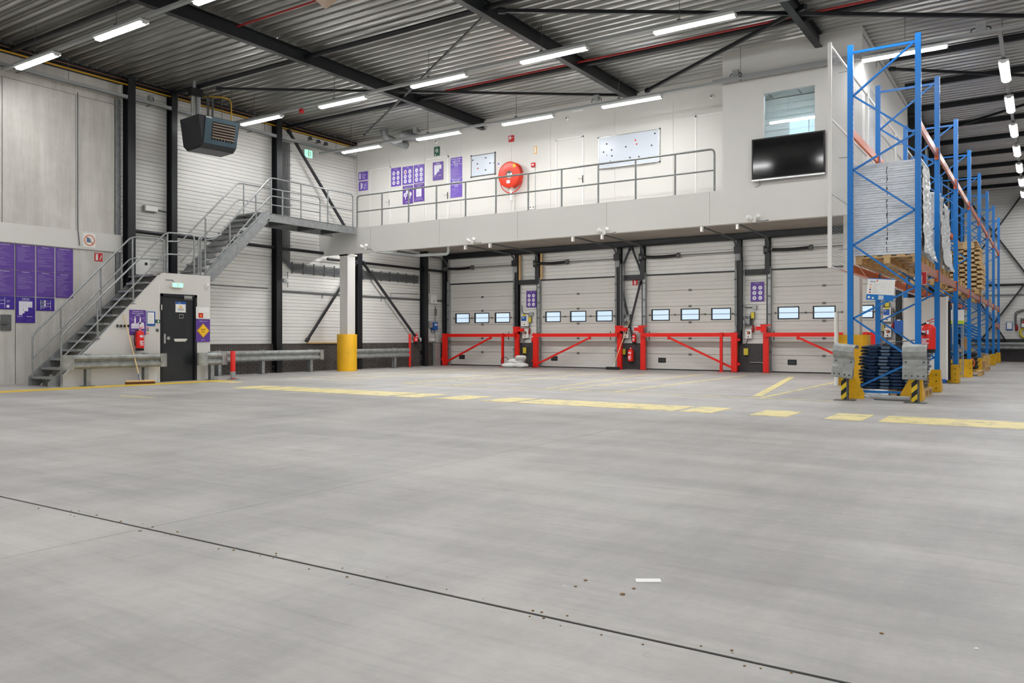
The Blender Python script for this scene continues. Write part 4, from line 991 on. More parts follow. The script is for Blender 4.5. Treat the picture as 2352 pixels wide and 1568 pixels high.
def plan(sg, W_, H_):
    sg.text('print_white', 'Traffic plan', W_/2, H_*0.93, H_*0.045).rect('print_white', W_*.3, H_*.872, W_*.7, H_*.885)
    sg.poly('print_white', [(W_*.15, H_*.30), (W_*.34, H_*.30), (W_*.34, H_*.37), (W_*.44, H_*.37), (W_*.44, H_*.45), (W_*.63, H_*.45), (W_*.63, H_*.60), (W_*.85, H_*.60), (W_*.85, H_*.83), (W_*.15, H_*.83)])
    for u in (.22, .3, .38, .46, .54): sg.rect('pvc', W_*u, H_*.58, W_*(u+.008), H_*.80)
    sg.rect('pvc', W_*.36, H_*.48, W_*.4, H_*.54).rect('pvc', W_*.65, H_*.64, W_*.83, H_*.65).rect('pvc', W_*.65, H_*.70, W_*.83, H_*.71)
    sg.rect('print_white', W_*.06, H_*.24, W_*.34, H_*.255).rect('print_white', W_*.54, H_*.24, W_*.86, H_*.255)
    sg.lines('purple_light', W_*.06, W_*.48, H_*.06, H_*.21, 9, H_*.008, 1).lines('purple_light', W_*.54, W_*.95, H_*.06, H_*.21, 9, H_*.008, 2).done()
plan(sg, 0.42, 0.595)
sg = Sign('rack_poster', 'small indigo poster with a two-level rack drawing right of the traffic plan', 'poster', (XP, 9.675, 1.69), UY, NX, 0.41, 0.30, 'indigo', 0.01)
for u in (0.09, 0.32): sg.rect('print_white', u, 0.03, u+0.008, 0.25)
for v in (0.10, 0.175): sg.rect('print_white', 0.09, v, 0.328, v+0.008)
for v in (0.11, 0.19): sg.rect('print_white', 0.17, v, 0.21, v+0.055).rect('slate', 0.105, v, 0.155, v+0.05).circ('red_sign', 0.215, v+0.05, 0.008).lines('print_white', 0.24, 0.31, v+0.03, v+0.045, 2, 0.004, 3)
sg.lines('print_white', 0.11, 0.31, 0.05, 0.08, 4, 0.004, 9).done()

XQ = XW+0.037
sg = wall_sign('prohibition_sign', 'square white sign with orange no-forklift circle on the pale wall band', (191, 534, 219, 567), plane='X', c=XQ, mt='white', t=0.008)
cx, cy = sg.w/2, sg.h/2; sg.ring('orange', cx, cy, 0.135, 0.112).poly('slate', [(cx-.07,cy-.05),(cx+.02,cy-.05),(cx+.02,cy+.02),(cx-.02,cy+.07),(cx-.07,cy+.07)]).rect('slate', cx+.03, cy-.05, cx+.04, cy+.06).rect('slate', cx+.04, cy-.05, cx+.085, cy-.04).line('orange', cx-.085, cy+.085, cx+.085, cy-.085, 0.022).done()
def fire_sign(label, box, plane, c, off=0.0, mode='ext'):
    sg = wall_sign('fire_sign', label, box, plane=plane, c=c, mt='red_sign', t=0.008, off=off); w_, h_ = sg.w, sg.h
    if mode == 'ext': sg.rect('white', w_*.14, h_*.10, w_*.42, h_*.66).poly('white', [(w_*.14,h_*.66),(w_*.42,h_*.66),(w_*.33,h_*.78),(w_*.2,h_*.78)]).rect('white', w_*.1, h_*.8, w_*.48, h_*.88).poly('white', [(w_*.6,h_*.15),(w_*.66,h_*.12),(w_*.9,h_*.55),(w_*.82,h_*.8),(w_*.78,h_*.6)])
    elif mode == 'bottle': sg.rect('white', w_*.34, h_*.12, w_*.62, h_*.68).poly('white', [(w_*.34,h_*.68),(w_*.62,h_*.68),(w_*.53,h_*.8),(w_*.4,h_*.8)]).rect('white', w_*.28, h_*.82, w_*.5, h_*.9)
    else: sg.rect('white', w_*.12, h_*.42, w_*.5, h_*.85).poly('white', [(w_*.52,h_*.58),(w_*.8,h_*.7),(w_*.8,h_*.6)]).rect('white', w_*.12, h_*.08, w_*.17, h_*.42)
    sg.done()
fire_sign('red fire extinguisher sign on the concrete wall beside the posters', (217, 580, 235, 599), 'X', XW+0.002)
fire_sign('red sign with a hose reel symbol high above the red reel', (1168, 312, 1181, 327), 'Y', YM-0.002, mode='reel')
fire_sign('small red fire sign between the middle dock doors', (1453, 642, 1465, 655), 'Y', YB-0.03, mode='bottle')

# on the stair side wall
XS2 = XH+0.004
sg = wall_sign('cleaning_poster', 'purple poster with white brush and dustpan above the fire extinguisher', (297, 711, 335, 769), plane='X', c=XS2, t=0.006)
w_, h_ = sg.w, sg.h
for i, tx in enumerate(('Wij werken in een', 'schoon en opgeruimd', 'magazijn')): sg.text('print_white', tx, w_/2, h_*(.93-.07*i), h_*.042, w_*.85)
sg.rect('print_white', w_*.28, h_*.44, w_*.38, h_*.70).circ('print_white', w_*.33, h_*.70, w_*.05).poly('print_white', [(w_*.1,h_*.26),(w_*.58,h_*.26),(w_*.56,h_*.46),(w_*.12,h_*.46)])
sg.rect('print_white', w_*.6, h_*.44, w_*.69, h_*.70).circ('print_white', w_*.645, h_*.70, w_*.045).poly('print_white', [(w_*.6,h_*.26),(w_*.9,h_*.26),(w_*.86,h_*.5),(w_*.5,h_*.5),(w_*.5,h_*.47),(w_*.6,h_*.47)])
for u in (.2,.3,.4,.5): sg.rect('purple', w_*u, h_*.27, w_*(u+.012), h_*.38)
for u, v in ((.1,.66),(.17,.6),(.8,.66),(.9,.6),(.88,.7)): sg.poly('print_white', [(w_*(u-.03),h_*v),(w_*u,h_*(v-.02)),(w_*(u+.03),h_*v),(w_*u,h_*(v+.02))])
sg.text('print_white', 'We work in a clean and', w_/2, h_*.17, h_*.04, w_*.9).text('print_white', 'tidy warehouse', w_/2, h_*.09, h_*.04, w_*.7).done()
sg = wall_sign('clipboard', 'blue clipboard with white sheet left of the black door', (337, 715, 356, 748), 'clipboard', 'X', XS2, 'blue', 0.01)
sg.rect('paper', 0.012, 0.05, sg.w-0.03, sg.h-0.02).lines('pvc', 0.03, sg.w-0.05, 0.08, sg.h-0.05, 12, 0.003, 4).done()
sg = wall_sign('card_holder', 'small dark green card holder at the door frame', (357, 734, 368, 741), 'sign', 'X', XS2, 'green', 0.012); sg.circ('paper', sg.w*.55, sg.h*.5, sg.h*.3).done()
sg = wall_sign('inspection_sticker', 'green and red striped sticker under the clipboard', (335.5, 750, 342, 769), 'sticker', 'X', XS2, 'paper', 0.003)
for v, c_ in ((.1,'red_sign'),(.3,'sign_yellow'),(.48,'green'),(.66,'green'),(.82,'red_sign')): sg.rect(c_, 0.005, sg.h*v, sg.w-.005, sg.h*(v+.1))
sg.done()
sg = wall_sign('safety_poster', 'purple SAFETY FIRST poster with yellow diamond beside the black door', (450, 733, 482, 785), plane='X', c=XS2+0.012, t=0.006); w_, h_ = sg.w, sg.h
sg.text('print_white', 'Veiligheid voor alles', w_/2, h_*.915, h_*.036, w_*.82); c = (w_/2, h_*.5)
dm = lambda r: [(c[0], c[1]-r), (c[0]+r, c[1]), (c[0], c[1]+r), (c[0]-r, c[1])]
sg.poly('sign_yellow', dm(w_*.46)).poly('black', dm(w_*.425)); sg.L('sign_yellow2' if False else 'sign_yellow'); sg.lev['tag_yellow2'] = 0; sg.layers['diamond'] = MB(); sg.lev['diamond'] = sg.t+0.009; sg.poly('diamond', dm(w_*.40))
sg.layers.setdefault('rubber', MB()); sg.lev['rubber'] = sg.t+0.011; sg.text('rubber', 'SAFETY', c[0], c[1]+h_*.05, h_*.058, w_*.52).text('rubber', 'FIRST', c[0], c[1]-h_*.055, h_*.058, w_*.42)
sg.text('print_white', 'Safety first', w_/2, h_*.085, h_*.036, w_*.5).done()
sg = wall_sign('notice_board', 'white notice plate with small red fire card above the SAFETY FIRST poster', (450, 704, 482, 731.5), 'notice board', 'X', XS2+0.012, 'white', 0.006)
sg.rect('red_sign', sg.w*.17, sg.h*.08, sg.w*.5, sg.h*.48).poly('sign_yellow', [(sg.w*.26,sg.h*.2),(sg.w*.42,sg.h*.2),(sg.w*.34,sg.h*.38)]).rect('paper', sg.w*.15, sg.h*.55, sg.w*.9, sg.h*.95).done()
wd = thing('door_knob_plate', 'dark oval cover plate beside the door frame under the card holder', 'plate', tuple(onX(361, 760, XH+0.004)))
p = onX(361, 758, XH); MB().lathe([(0.04, 0), (0.035, 0.02), (0.01, 0.03)], p, (1,0,0), 14).build('cover', 'cable', wd)
# illuminated exit signs
def exit_sign(label, c, N, w_=0.30, h_=0.12):
    c = Vector(c); N = Vector(N); U = Vector((0,0,1)).cross(N).normalized()
    t = thing('exit_sign', label, 'exit sign', c); MB().obox(c+N*0.04, U*w_/2, N*0.04, (0,0,h_/2)).build('housing', 'white', t)
    sg = Sign('face', '', '', c+N*0.081-U*(w_/2-0.012)-Vector((0,0,h_/2-0.012)), U, N, w_-0.024, h_-0.024, 'green_light', 0.003, parent=t)
    W_, H_ = sg.w, sg.h; sg.L('white'); sg.rect('white', W_*.42, H_*.1, W_*.56, H_*.9).circ('white', W_*.74, H_*.75, H_*.11).line('white', W_*.74, H_*.65, W_*.70, H_*.38, H_*.14).line('white', W_*.70, H_*.38, W_*.80, H_*.15, H_*.08).line('white', W_*.70, H_*.38, W_*.62, H_*.2, H_*.08).line('white', W_*.2, H_*.5, W_*.36, H_*.5, H_*.12).done(); return t
p = onX(404, 655, XH); exit_sign('lit green exit sign above the black door', (XH, p.y, p.z), (1,0,0))
MB().path([(XH+0.02, p.y-0.05, p.z+0.06), (XH+0.01, p.y-0.1, p.z+0.12), (XH+0.01, p.y-0.28, p.z+0.12)], 0.007, 6).build('cable', 'cable'); tag(bpy.data.objects['cable'], 'short grey cable above the lit exit sign', 'cable')
p = onX(701, 351, XW+0.1); exit_sign('lit green exit sign high on the left wall near the diagonal brace', (XW+0.01, p.y+0.15, p.z), (1,0,0), 0.34, 0.26)
p = onX(475, 656, XH); dt = thing('motion_detector', 'small white motion detector on the stair house corner', 'detector', p); MB().box(p.x, p.y-0.04, p.z-0.07, p.x+0.05, p.y+0.04, p.z+0.07).build('case', 'white', dt); MB().lathe([(0.02,0),(0.012,0.012)], p+Vector((0.05,0,-0.03)), (1,0,0), 10).build('lens', 'pvc', dt)

# mezzanine wall: doors, posters, boards
def mdoor(i, x0, x1, z1, hx, hside=1):
    d = struct('door_%d' % i, loc=((x0+x1)/2, YM, 4.5)); m = MB(); y = YM
    m.box(x0, y-0.02, 4.5, x0+0.04, y, z1); m.box(x1-0.04, y-0.02, 4.5, x1, y, z1); m.box(x0, y-0.02, z1-0.04, x1, y, z1); m.build('door_frame', 'white', d)
    B('door_leaf', 'office_wall', d, (x0+0.045, y-0.012, 4.51, x1-0.045, y-0.002, z1-0.045)); B('shadow_gap', 'pvc', d, (x0+0.04, y-0.006, 4.505, x1-0.04, y-0.001, z1-0.04))
    B('handle_plate', 'steel_shiny', d, (hx-0.02, y-0.02, 5.42, hx+0.02, y-0.012, 5.64)); MB().path([(hx, y-0.015, 5.55), (hx, y-0.06, 5.55), (hx-0.12*hside, y-0.06, 5.55)], 0.009, 6).build('handle', 'steel_shiny', d)
mdoor(6, onY(850,390,YM).x, onY(898,390,YM).x, 6.72, onY(895,480,YM).x)
mdoor(7, onY(978,366,YM).x, onY(1031,366,YM).x, 6.78, onY(1029,440,YM).x)
mdoor(8, onY(1277,322,YM).x, onY(1341,322,YM).x, 6.76, onY(1339,405,YM).x)
mdoor(9, onY(1597,270,YM).x, -6.32, 6.82, -6.42)
YP = YM-0.003
for (box, lb, k) in (((824,396,845,415), 'small purple sign with rack drawing, upper of the pair in the mezzanine corner', 0), ((824.5,418,845,439), 'small purple sign with rack drawing, lower of the pair in the mezzanine corner', 1)):
    sg = wall_sign('rack_poster', lb, box, 'poster', mt='purple_light'); w_, h_ = sg.w, sg.h
    for u in (.45, .55) if not k else (.7, .82): sg.rect('print_white', w_*u, h_*.15, w_*(u+.02), h_*.85)
    for v in (.35, .6): sg.rect('print_white', w_*.3, h_*v, w_*.55, h_*(v+.03))
    sg.rect('print_white', w_*(.12 if not k else .22), h_*.15, w_*(.26 if not k else .34), h_*.85).rect('print_white', w_*.36, h_*.3, w_*.44, h_*.8) if k else sg.rect('print_white', w_*.1, h_*.15, w_*.24, h_*.85)
    sg.lines('print_white', w_*.62, w_*.9, h_*.5, h_*.65, 3, h_*.03, k).rect('print_white', w_*.6, h_*.15, w_*.68, h_*.32).done()
def icons(label, box, mt, c=YM, off=0.0, title='Rules', seed=0, red=False, dots='slate'):
    sg = wall_sign('icon_poster', label, box, 'poster', c=c, mt=mt, off=off, group='purple posters with six round icons'); w_, h_ = sg.w, sg.h; rnd = random.Random(seed)
    sg.text('print_white', title, w_/2, h_*.93, h_*.035, w_*.7)
    for i, v in enumerate((.70, .44, .18)):
        for j, u in enumerate((.28, .72)):
            r = w_*.15; sg.circ('print_white', w_*u, h_*v, r)
            if red and i == 0 and j == 0: sg.circ('red_sign', w_*u, h_*v, r*.45)
            else: sg.poly(dots, [(w_*u-r*.4*rnd.random(), h_*v-r*.4), (w_*u+r*.5, h_*v-r*.2*rnd.random()), (w_*u+r*.2, h_*v+r*.5*rnd.random()), (w_*u-r*.2, h_*v+r*.3)])
            sg.rect('purple_light' if mt == 'purple' else 'print_white', w_*(u-.14), h_*(v+.13), w_*(u+.12), h_*(v+.14))
    sg.done()
icons('purple icon poster on the mezzanine wall, leftmost of three', (899,387,921,429), 'purple_light', YP, 0, 'Safety rules', 1)
icons('purple icon poster with one red dot, middle of three on the mezzanine wall', (925,384,948.5,425), 'purple_light', YP, 0, 'Forbidden', 2, True)
icons('purple icon poster left of the traffic plan door, rightmost of three', (951,380,974.5,421), 'purple_light', YP, 0, 'Obligatory', 3)
sg = wall_sign('team_poster', 'purple poster with three white magnifier shapes, lower left under the icon posters', (925.5,428,948.5,469.5), 'poster', c=YP, mt='purple'); w_, h_ = sg.w, sg.h
sg.text('print_white', 'Zo doen we dat', w_/2, h_*.92, h_*.05, w_*.85).circ('print_white', w_*.5, h_*.68, w_*.17).circ('print_white', w_*.27, h_*.5, w_*.17).circ('print_white', w_*.73, h_*.52, w_*.17).rect('print_white', w_*.23, h_*.25, w_*.31, h_*.45).rect('print_white', w_*.7, h_*.27, w_*.77, h_*.45).line('purple', w_*.2, h_*.5, w_*.26, h_*.46, w_*.04).line('purple', w_*.26, h_*.46, w_*.36, h_*.56, w_*.04).text('print_white', 'Samen sterk', w_/2, h_*.12, h_*.05, w_*.6).done()
sg = wall_sign('document_poster', 'purple poster with a white sheet symbol, lower right under the icon posters', (951,423,974.5,464), 'poster', c=YP, mt='purple'); w_, h_ = sg.w, sg.h
sg.text('print_white', 'Wij werken volgens', w_/2, h_*.93, h_*.045, w_*.8).text('print_white', 'de regels', w_/2, h_*.85, h_*.045, w_*.5).poly('print_white', [(w_*.24,h_*.27),(w_*.75,h_*.27),(w_*.75,h_*.70),(w_*.64,h_*.78),(w_*.24,h_*.78)]).lines('purple', w_*.32, w_*.68, h_*.35, h_*.65, 6, h_*.012, 2).text('print_white', 'We always work', w_/2, h_*.19, h_*.045, w_*.7).text('print_white', 'according to the rules', w_/2, h_*.10, h_*.045, w_*.9).done()
sg = wall_sign('first_aid_sign', 'dark green first aid sign with white cross above the traffic plan door', (997.5,338,1010,359), 'sign', c=YP, mt='green'); w_, h_ = sg.w, sg.h
sg.rect('white', w_*.4, h_*.33, w_*.6, h_*.8).rect('white', w_*.22, h_*.47, w_*.78, h_*.66).rect('white', w_*.15, h_*.08, w_*.4, h_*.16).done()
sg = wall_sign('traffic_plan_poster', 'purple traffic plan poster fixed on a mezzanine door', (994.5,373.5,1018,415), 'poster', c=YM-0.02, mt='purple'); plan(sg, sg.w, sg.h)
for k, (b0, b1, head, sub) in enumerate(((363, 410, 'call 112', 'Reporting an emergency'), (410, 455, 'Bel 112', 'Melding ongeval'))):
    sg = wall_sign('emergency_poster', 'tall purple emergency number poster right of the plan door, %s half' % ('upper' if k == 0 else 'lower'), (1035.2, b0+0.6, 1061.5, b1-0.4), 'poster', c=YP, mt='purple_light'); w_, h_ = sg.w, sg.h
    sg.text('print_white', sub, w_/2, h_*.92, h_*.06, w_*.9).text('print_white', head, w_/2, h_*.81, h_*.11, w_*.7).rect('print_white', 0, h_*.655, w_, h_*.67).text('print_white', '111', w_/2, h_*.58, h_*.12).lines('print_dim', w_*.06, w_*.94, h_*.05, h_*.46, 12, h_*.012, k).lines('print_white', w_*.3, w_*.7, h_*.7, h_*.73, 2, h_*.01, k).done()
def board(label, box, seed, n, tray=True, dark=False):
    l, tp, r, b = box; a, d, e = onY(l, b, YM), onY(l, tp, YM), onY(r, tp, YM); w_, h_ = e.x-a.x, d.z-a.z
    t = thing('whiteboard', label, 'whiteboard', (a.x+w_/2, YM, a.z)); y = YM-0.002
    B('panel', 'board_white', t, (a.x, y-0.02, a.z, a.x+w_, y, a.z+h_)); f = 0.018; mtf = 'cable' if dark else 'steel_shiny'
    for q in ((a.x, a.z, a.x+w_, a.z+f), (a.x, a.z+h_-f, a.x+w_, a.z+h_), (a.x, a.z, a.x+f, a.z+h_), (a.x+w_-f, a.z, a.x+w_, a.z+h_)): B('frame_bar', mtf, t, (q[0], y-0.03, q[1], q[2], y, q[3]))
    for cx_ in (a.x, a.x+w_):
        for cz_ in (a.z, a.z+h_): B('corner_cap', 'cable', t, (cx_-0.02, y-0.034, cz_-0.02, cx_+0.02, y, cz_+0.02))
    if tray: B('pen_tray', 'steel_shiny', t, (a.x+0.1, y-0.08, a.z-0.01, a.x+w_-0.1, y-0.03, a.z+0.005))
    rnd = random.Random(seed); used_ = set()
    for k in range(n):
        while True:
            u, v = rnd.uniform(.06, .94), rnd.uniform(.2, .9); kk_ = (('black','black','black','red','grey')[k % 5], 2 if v > .65 else 0 if v < .4 else 1, int(u*5))
            if kk_ not in used_: break
        used_.add(kk_); m = MB(); m.lathe([(0.022, 0), (0.02, 0.012)], (a.x+w_*u, y-0.02, a.z+h_*v), (0,-1,0), 10)
        tag(m.build('magnet', ['black', 'black', 'black', 'red', 'pvc'][k % 5]), 'small round %s magnet at the %s%s of the %s whiteboard' % (['black','black','black','red','grey'][k % 5], 'upper ' if v > .65 else ('lower ' if v < .4 else 'mid-height '), ('far left' if u < .2 else 'left' if u < .4 else 'middle' if u < .6 else 'right' if u < .8 else 'far right'), 'large' if n > 8 else 'small'), 'magnet', 'magnets on the %s whiteboard' % ('large' if n > 8 else 'small'))
board('small whiteboard with a dark frame left of the red hose reel', (1083,358.5,1138,407), 3, 7, False, True)
board('large white magnetic board between two mezzanine doors', (1375.5,317,1516,389), 11, 13)
sg = wall_sign('inspection_sticker', 'small pink and grey sticker left of the hose reel', (1143,373,1147.5,386.5), 'sticker', c=YP, mt='paper', t=0.003); sg.rect('purple_light', sg.w*.1, sg.h*.55, sg.w*.9, sg.h*.9).rect('red_sign', sg.w*.2, sg.h*.1, sg.w*.8, sg.h*.2).done()
sg = wall_sign('wall_frame', 'small upright yellow frame on the wall right of the hose reel', (1226.5,336.5,1233,353.5), 'sign', c=YP, mt='sign_yellow', t=0.006); sg.rect('white', sg.w*.2, sg.h*.1, sg.w*.8, sg.h*.9).done()
# hose reel
c = onY(1173, 402, YM-0.16); hr = thing('hose_reel', 'big round red fire hose reel on the mezzanine wall', 'hose reel', (c.x, c.y, c.z-0.4)); R_ = 0.385
MB().lathe([(R_*.93, -0.10), (R_, -0.09), (R_, -0.085), (R_*.9, -0.075), (R_*.9, 0.075), (R_, 0.085), (R_, 0.09), (R_*.93, 0.10), (R_*.32, 0.085)], c, (0,-1,0), 40).build('drum', 'reel_red', hr)
MB().lathe([(0.12, 0.085), (0.11, 0.11), (0.05, 0.12), (0.03, 0.15)], c, (0,-1,0), 20).build('hub', 'steel_shiny', hr)
MB().obox(c+Vector((0.19,-0.102,0.24)), (0.045,0,0.02), (0,0.003,0), (-0.02,0,0.045)).build('tag', 'sign_yellow', hr)
MB().obox(c+Vector((-0.02,-0.102,-0.21)), (0.06,0,0), (0,0.003,0), (0,0,0.045)).build('label_plate', 'print_white', hr)
pts = [c+Vector((math.sin(a)*R_*1.02*(1 if abs(a) < 2 else .9), 0.03, -math.cos(a)*0.40-0.12)) for a in [(-1.35+2.7*k/16) for k in range(17)]]
MB().path(pts, 0.014, 8).build('hose', 'red', hr)
MB().path([c+Vector((0.33, -0.02, 0.22)), c+Vector((0.42, -0.05, 0.10)), c+Vector((0.44,-0.05,0.02))], 0.02, 8).build('nozzle', 'dark_red', hr)
MB().box(c.x-0.03, c.y, c.z-0.75, c.x+0.03, YM-0.002, c.z+0.1).build('wall_arm', 'white', hr)
MB().tube((c.x+0.02, YM-0.04, 4.5), (c.x+0.02, YM-0.04, c.z-0.4), 0.02, 8).build('feed_pipe', 'white', hr)
p = onY(1226, 379, YM); fa = thing('fire_alarm_call_point', 'small red fire alarm call point right of the hose reel', 'alarm', p); B('case', 'red_sign', fa, (p.x-0.06, YM-0.06, p.z-0.06, p.x+0.06, YM-0.002, p.z+0.06)); B('glass', 'paper', fa, (p.x-0.035, YM-0.063, p.z-0.02, p.x+0.035, YM-0.06, p.z+0.02)); MB().tube((p.x+0.06, YM-0.012, 4.5), (p.x+0.06, YM-0.012, p.z-0.06), 0.008, 6).build('conduit', 'pvc', fa)
p = onY(1223, 476, YM); so = thing('wall_socket', 'white double socket low on the mezzanine wall', 'socket', p); B('plate', 'white', so, (p.x-0.1, YM-0.04, p.z-0.05, p.x+0.1, YM-0.002, p.z+0.05))
for dx in (-.05,.05): MB().lathe([(0.022,0),(0.02,0.006)], (p.x+dx, YM-0.04, p.z), (0,-1,0), 10).build('socket_hole', 'cable', so)
for (px, py, yy, lb) in ((1303,272,YM,'small detector knob on the mezzanine wall above the hinged door'),(1635,222,YM,'small detector knob high on the mezzanine wall near the office box'),(1003,326,YM,'small white knob above the green first aid sign')):
    p = onY(px, py, yy); d = thing('wall_detector', lb, 'detector', p); MB().lathe([(0.06,0),(0.06,0.03),(0.02,0.05)], (p.x, yy-0.001, p.z), (0,-1,0), 14).build('base', 'white', d); MB().lathe([(0.025,0.04),(0.015,0.06)], (p.x, yy-0.001, p.z), (0,-1,0), 10).build('lens', 'black', d)

# television on the office box
a, b_, d, e = onY(1727,416,YF-0.12), onY(1895,400,YF-0.12), onY(1727,321,YF-0.12), onY(1895,299,YF-0.12)
tv = thing('television', 'large black flat screen hung below the office window', 'television', ((a.x+b_.x)/2, YF-0.1, a.z))
x0, x1, z0, z1 = a.x, b_.x, a.z, d.z
MB().box(x0, YF-0.13, z0, x1, YF-0.07, z1).build('casing', 'black', tv); MB().box(x0+0.03, YF-0.134, z0+0.05, x1-0.03, YF-0.13, z1-0.03).build('screen', 'tv_black', tv)
MB().box(x0, YF-0.14, z0-0.012, x1, YF-0.07, z0+0.022).build('bottom_strip', 'steel_shiny', tv); MB().box((x0+x1)/2-0.3, YF-0.07, (z0+z1)/2-0.2, (x0+x1)/2+0.3, YF-0.002, (z0+z1)/2+0.2).build('wall_bracket', 'black', tv)
MB().path([(x0+0.15, YF-0.05, z0), (x0+0.17, YF-0.05, z0-0.1), (x0+0.05, YF-0.02, z0-0.13)], 0.006, 6).build('cable', 'black', tv)
# cable tray along the office box front and its junction box
t = thing('cable_tray', 'grey perforated cable tray crossing the office box front above the window', 'cable tray', (BX0, YF-0.06, 6.98)); B('channel', 'tray', t, (BX0-0.2, YF-0.13, 6.99, XS, YF-0.11, 7.07), (BX0-0.2, YF-0.13, 6.99, XS, YF-0.05, 6.995)); B('bracket', 'galv_dark', t, (BX0+0.5, YF-0.12, 6.98, BX0+0.53, YF, 7.0), (XS-0.6, YF-0.12, 6.98, XS-0.57, YF, 7.0))
def jbox(label, p, mt='tray', s_=0.07, N=(0,-1,0)):
    t = thing('junction_box', label, 'junction box', p); MB().obox(p, (s_,0,0), (0,s_*.7,0), (0,0,s_)).build('case', mt, t)
    for k in (-1, 1): MB().path([p+Vector((k*s_, 0, 0)), p+Vector((k*s_*1.8, 0, -s_*.2)), p+Vector((k*s_*2, 0, -s_*1.4))], 0.009, 6, 0.03).build('lead', 'black', t)
    return t
jbox('grey junction box above the tray on the office box', onY(1690, 168, YF-0.1)); jbox('grey junction box on the trunking near the middle roof beam', onY(1370, 228, 18.3)+Vector((0,0,0.03))); jbox('grey junction box on the trunking near the round duct', onY(955, 302, 18.3)+Vector((0,0,0.04))); jbox('large grey junction box on the trunking top right of the rack', onY(2253, 66, 18.33)+Vector((0,0,0.03)), s_=0.09)
for k, (px, py) in enumerate(((712, 318), (731, 325), (748, 330))): jbox('small grey box on the left wall tray, %s of three' % ORD[k], onX(px, py, XW+0.25), 'cable', 0.05)
jbox('grey box on the left wall above the tray beside the heater column', onX(346, 226, XW+0.2), 'tray', 0.07)
def emlamp(label, p, ax='x'):
    t = thing('emergency_light', label, 'emergency light', p); d = Vector((1,0,0)) if ax == 'x' else Vector((0,1,0)); u = Vector((0,1,0)) if ax == 'x' else Vector((1,0,0))
    MB().obox(p+Vector((0,0,0.03)), d*.17, u*.05, (0,0,.02)).build('base', 'white', t); MB().obox(p, d*.16, u*.045, (0,0,.022)).build('cover', 'lamp_body', t)
emlamp('unlit white emergency light on the trunking near the round duct', onZ(912, 326, 6.93)); emlamp('unlit white emergency light on the trunking left of the middle roof beam end', onZ(1325, 253, 6.93))
p = onX(343, 480, XW+.02); t = thing('emergency_light', 'white bulkhead lamp on the left wall above the lower stair flight', 'emergency light', p); MB().obox(p+Vector((0.04,0,0)), (0.04,0,0), (0,0.19,0), (0,0,0.08)).build('base', 'pvc', t); MB().obox(p+Vector((0.09,0,0)), (0.03,0,0), (0,0.17,0), (0,0,0.065)).build('cover', 'white', t)
MB().path([(XW+0.03, p.y+0.2, p.z), (XW+0.03, p.y+0.5, p.z-0.02), (XW+0.03, p.y+0.58, p.z-0.1), (XW+0.03, p.y+0.58, p.z-0.75)], 0.014, 8, .08).build('conduit', 'cable', t)

# wires, pipes and trays on the left wall
def wire(name, label, cat, pts, r, mt, n=8, fil=0.08): o = MB().path(pts, r, n, fil).build(name, mt); return tag(o, label, cat)
wire('gas_pipe', 'yellow gas pipe high along the left wall', 'pipe', [(XW+0.12, YN+.1, 7.5), (XW+0.12, YM-0.1, 7.5)], 0.022, 'pipe_yellow')
wire('copper_pipe', 'brown pipe just above the yellow gas pipe', 'pipe', [(XW+0.07, YN+.1, 7.62), (XW+0.07, YM-0.1, 7.62)], 0.02, 'pipe_brown')
t = thing('cable_tray', 'long grey perforated cable tray along the upper left wall', 'cable tray', (XW+0.25, 8, 7.12)); B('channel', 'tray', t, (XW+0.26, YN+.1, 7.10, XW+0.28, YM-0.3, 7.19), (XW+0.2, YN+.1, 7.10, XW+0.28, YM-0.3, 7.106))
for k in range(5): B('bracket', 'galv_dark', t, (XW+0.05, 6.0+3.2*k, 7.09, XW+0.27, 6.03+3.2*k, 7.105)); MB().tube((XW+0.24, 7.4+2.9*k, 7.15), (XW+0.24, 7.4+2.9*k, ZC), 0.006, 6).build('hanger_rod', 'cable', t)
wire('conduit', 'thin vertical conduit down the concrete wall above the posters', 'conduit', [(XW+0.05, 10.62, 7.0), (XW+0.05, 10.62, 3.7), (XW+0.06, 10.66, 3.3)], 0.012, 'cable')
wire('conduit', 'thin horizontal conduit on the left wall behind the upper flight', 'conduit', [(XW+0.03, 13.0, 2.55), (XW+0.03, 16.4, 2.55)], 0.012, 'cable')
t = thing('cable_tray', 'double cable run low across the left wall behind the pale column', 'cable tray', (XW+0.04, 16.9, 2.5))
for z in (2.47, 2.51): MB().path([(XW+0.03, 16.8, z), (XW+0.03, 24.9, z)], 0.013, 8).build('conduit', 'cable', t)
t = thing('cable_tray', 'wide ladder of dark cables bending below the mezzanine on the left wall', 'cable tray', (XW+0.1, 17.1, 3.2))
for k in range(8):
    MB().path([(XW+0.06, 16.86+0.05*k, 7.1), (XW+0.06, 16.86+0.05*k, 3.42-0.035*k+.12), (XW+0.06, 16.98+0.05*k, 3.36-0.035*k), (XW+0.06, 23.4, 3.36-0.035*k)], 0.014, 6, .1).build('cable', 'cable', t)
for k in range(14): y = 17.3+0.45*k; B('rung', 'galv_dark', t, (XW+0.035, y, 3.06, XW+0.085, y+0.012, 3.42))
for k in range(8): B('rung', 'galv_dark', t, (XW+0.035, 16.8, 3.9+0.42*k, XW+0.085, 17.28, 3.912+0.42*k))
wire('conduit', 'thin conduit dropping to the wall lamp under the landing', 'conduit', [(XW+0.04, 17.15, 3.1), (XW+0.04, 17.15, 2.62)], 0.01, 'cable')
p = onX(657, 645, XW); t = thing('wall_lamp', 'small round pale wall lamp right of the tall column', 'lamp', p); MB().lathe([(0.075,0),(0.075,0.04),(0.05,0.09),(0.02,0.1)], p, (1,0,0), 16).build('bowl', 'lamp_body', t); MB().box(p.x, p.y-0.14, p.z-0.05, p.x+0.06, p.y-0.07, p.z+0.06).build('box', 'tray', t)
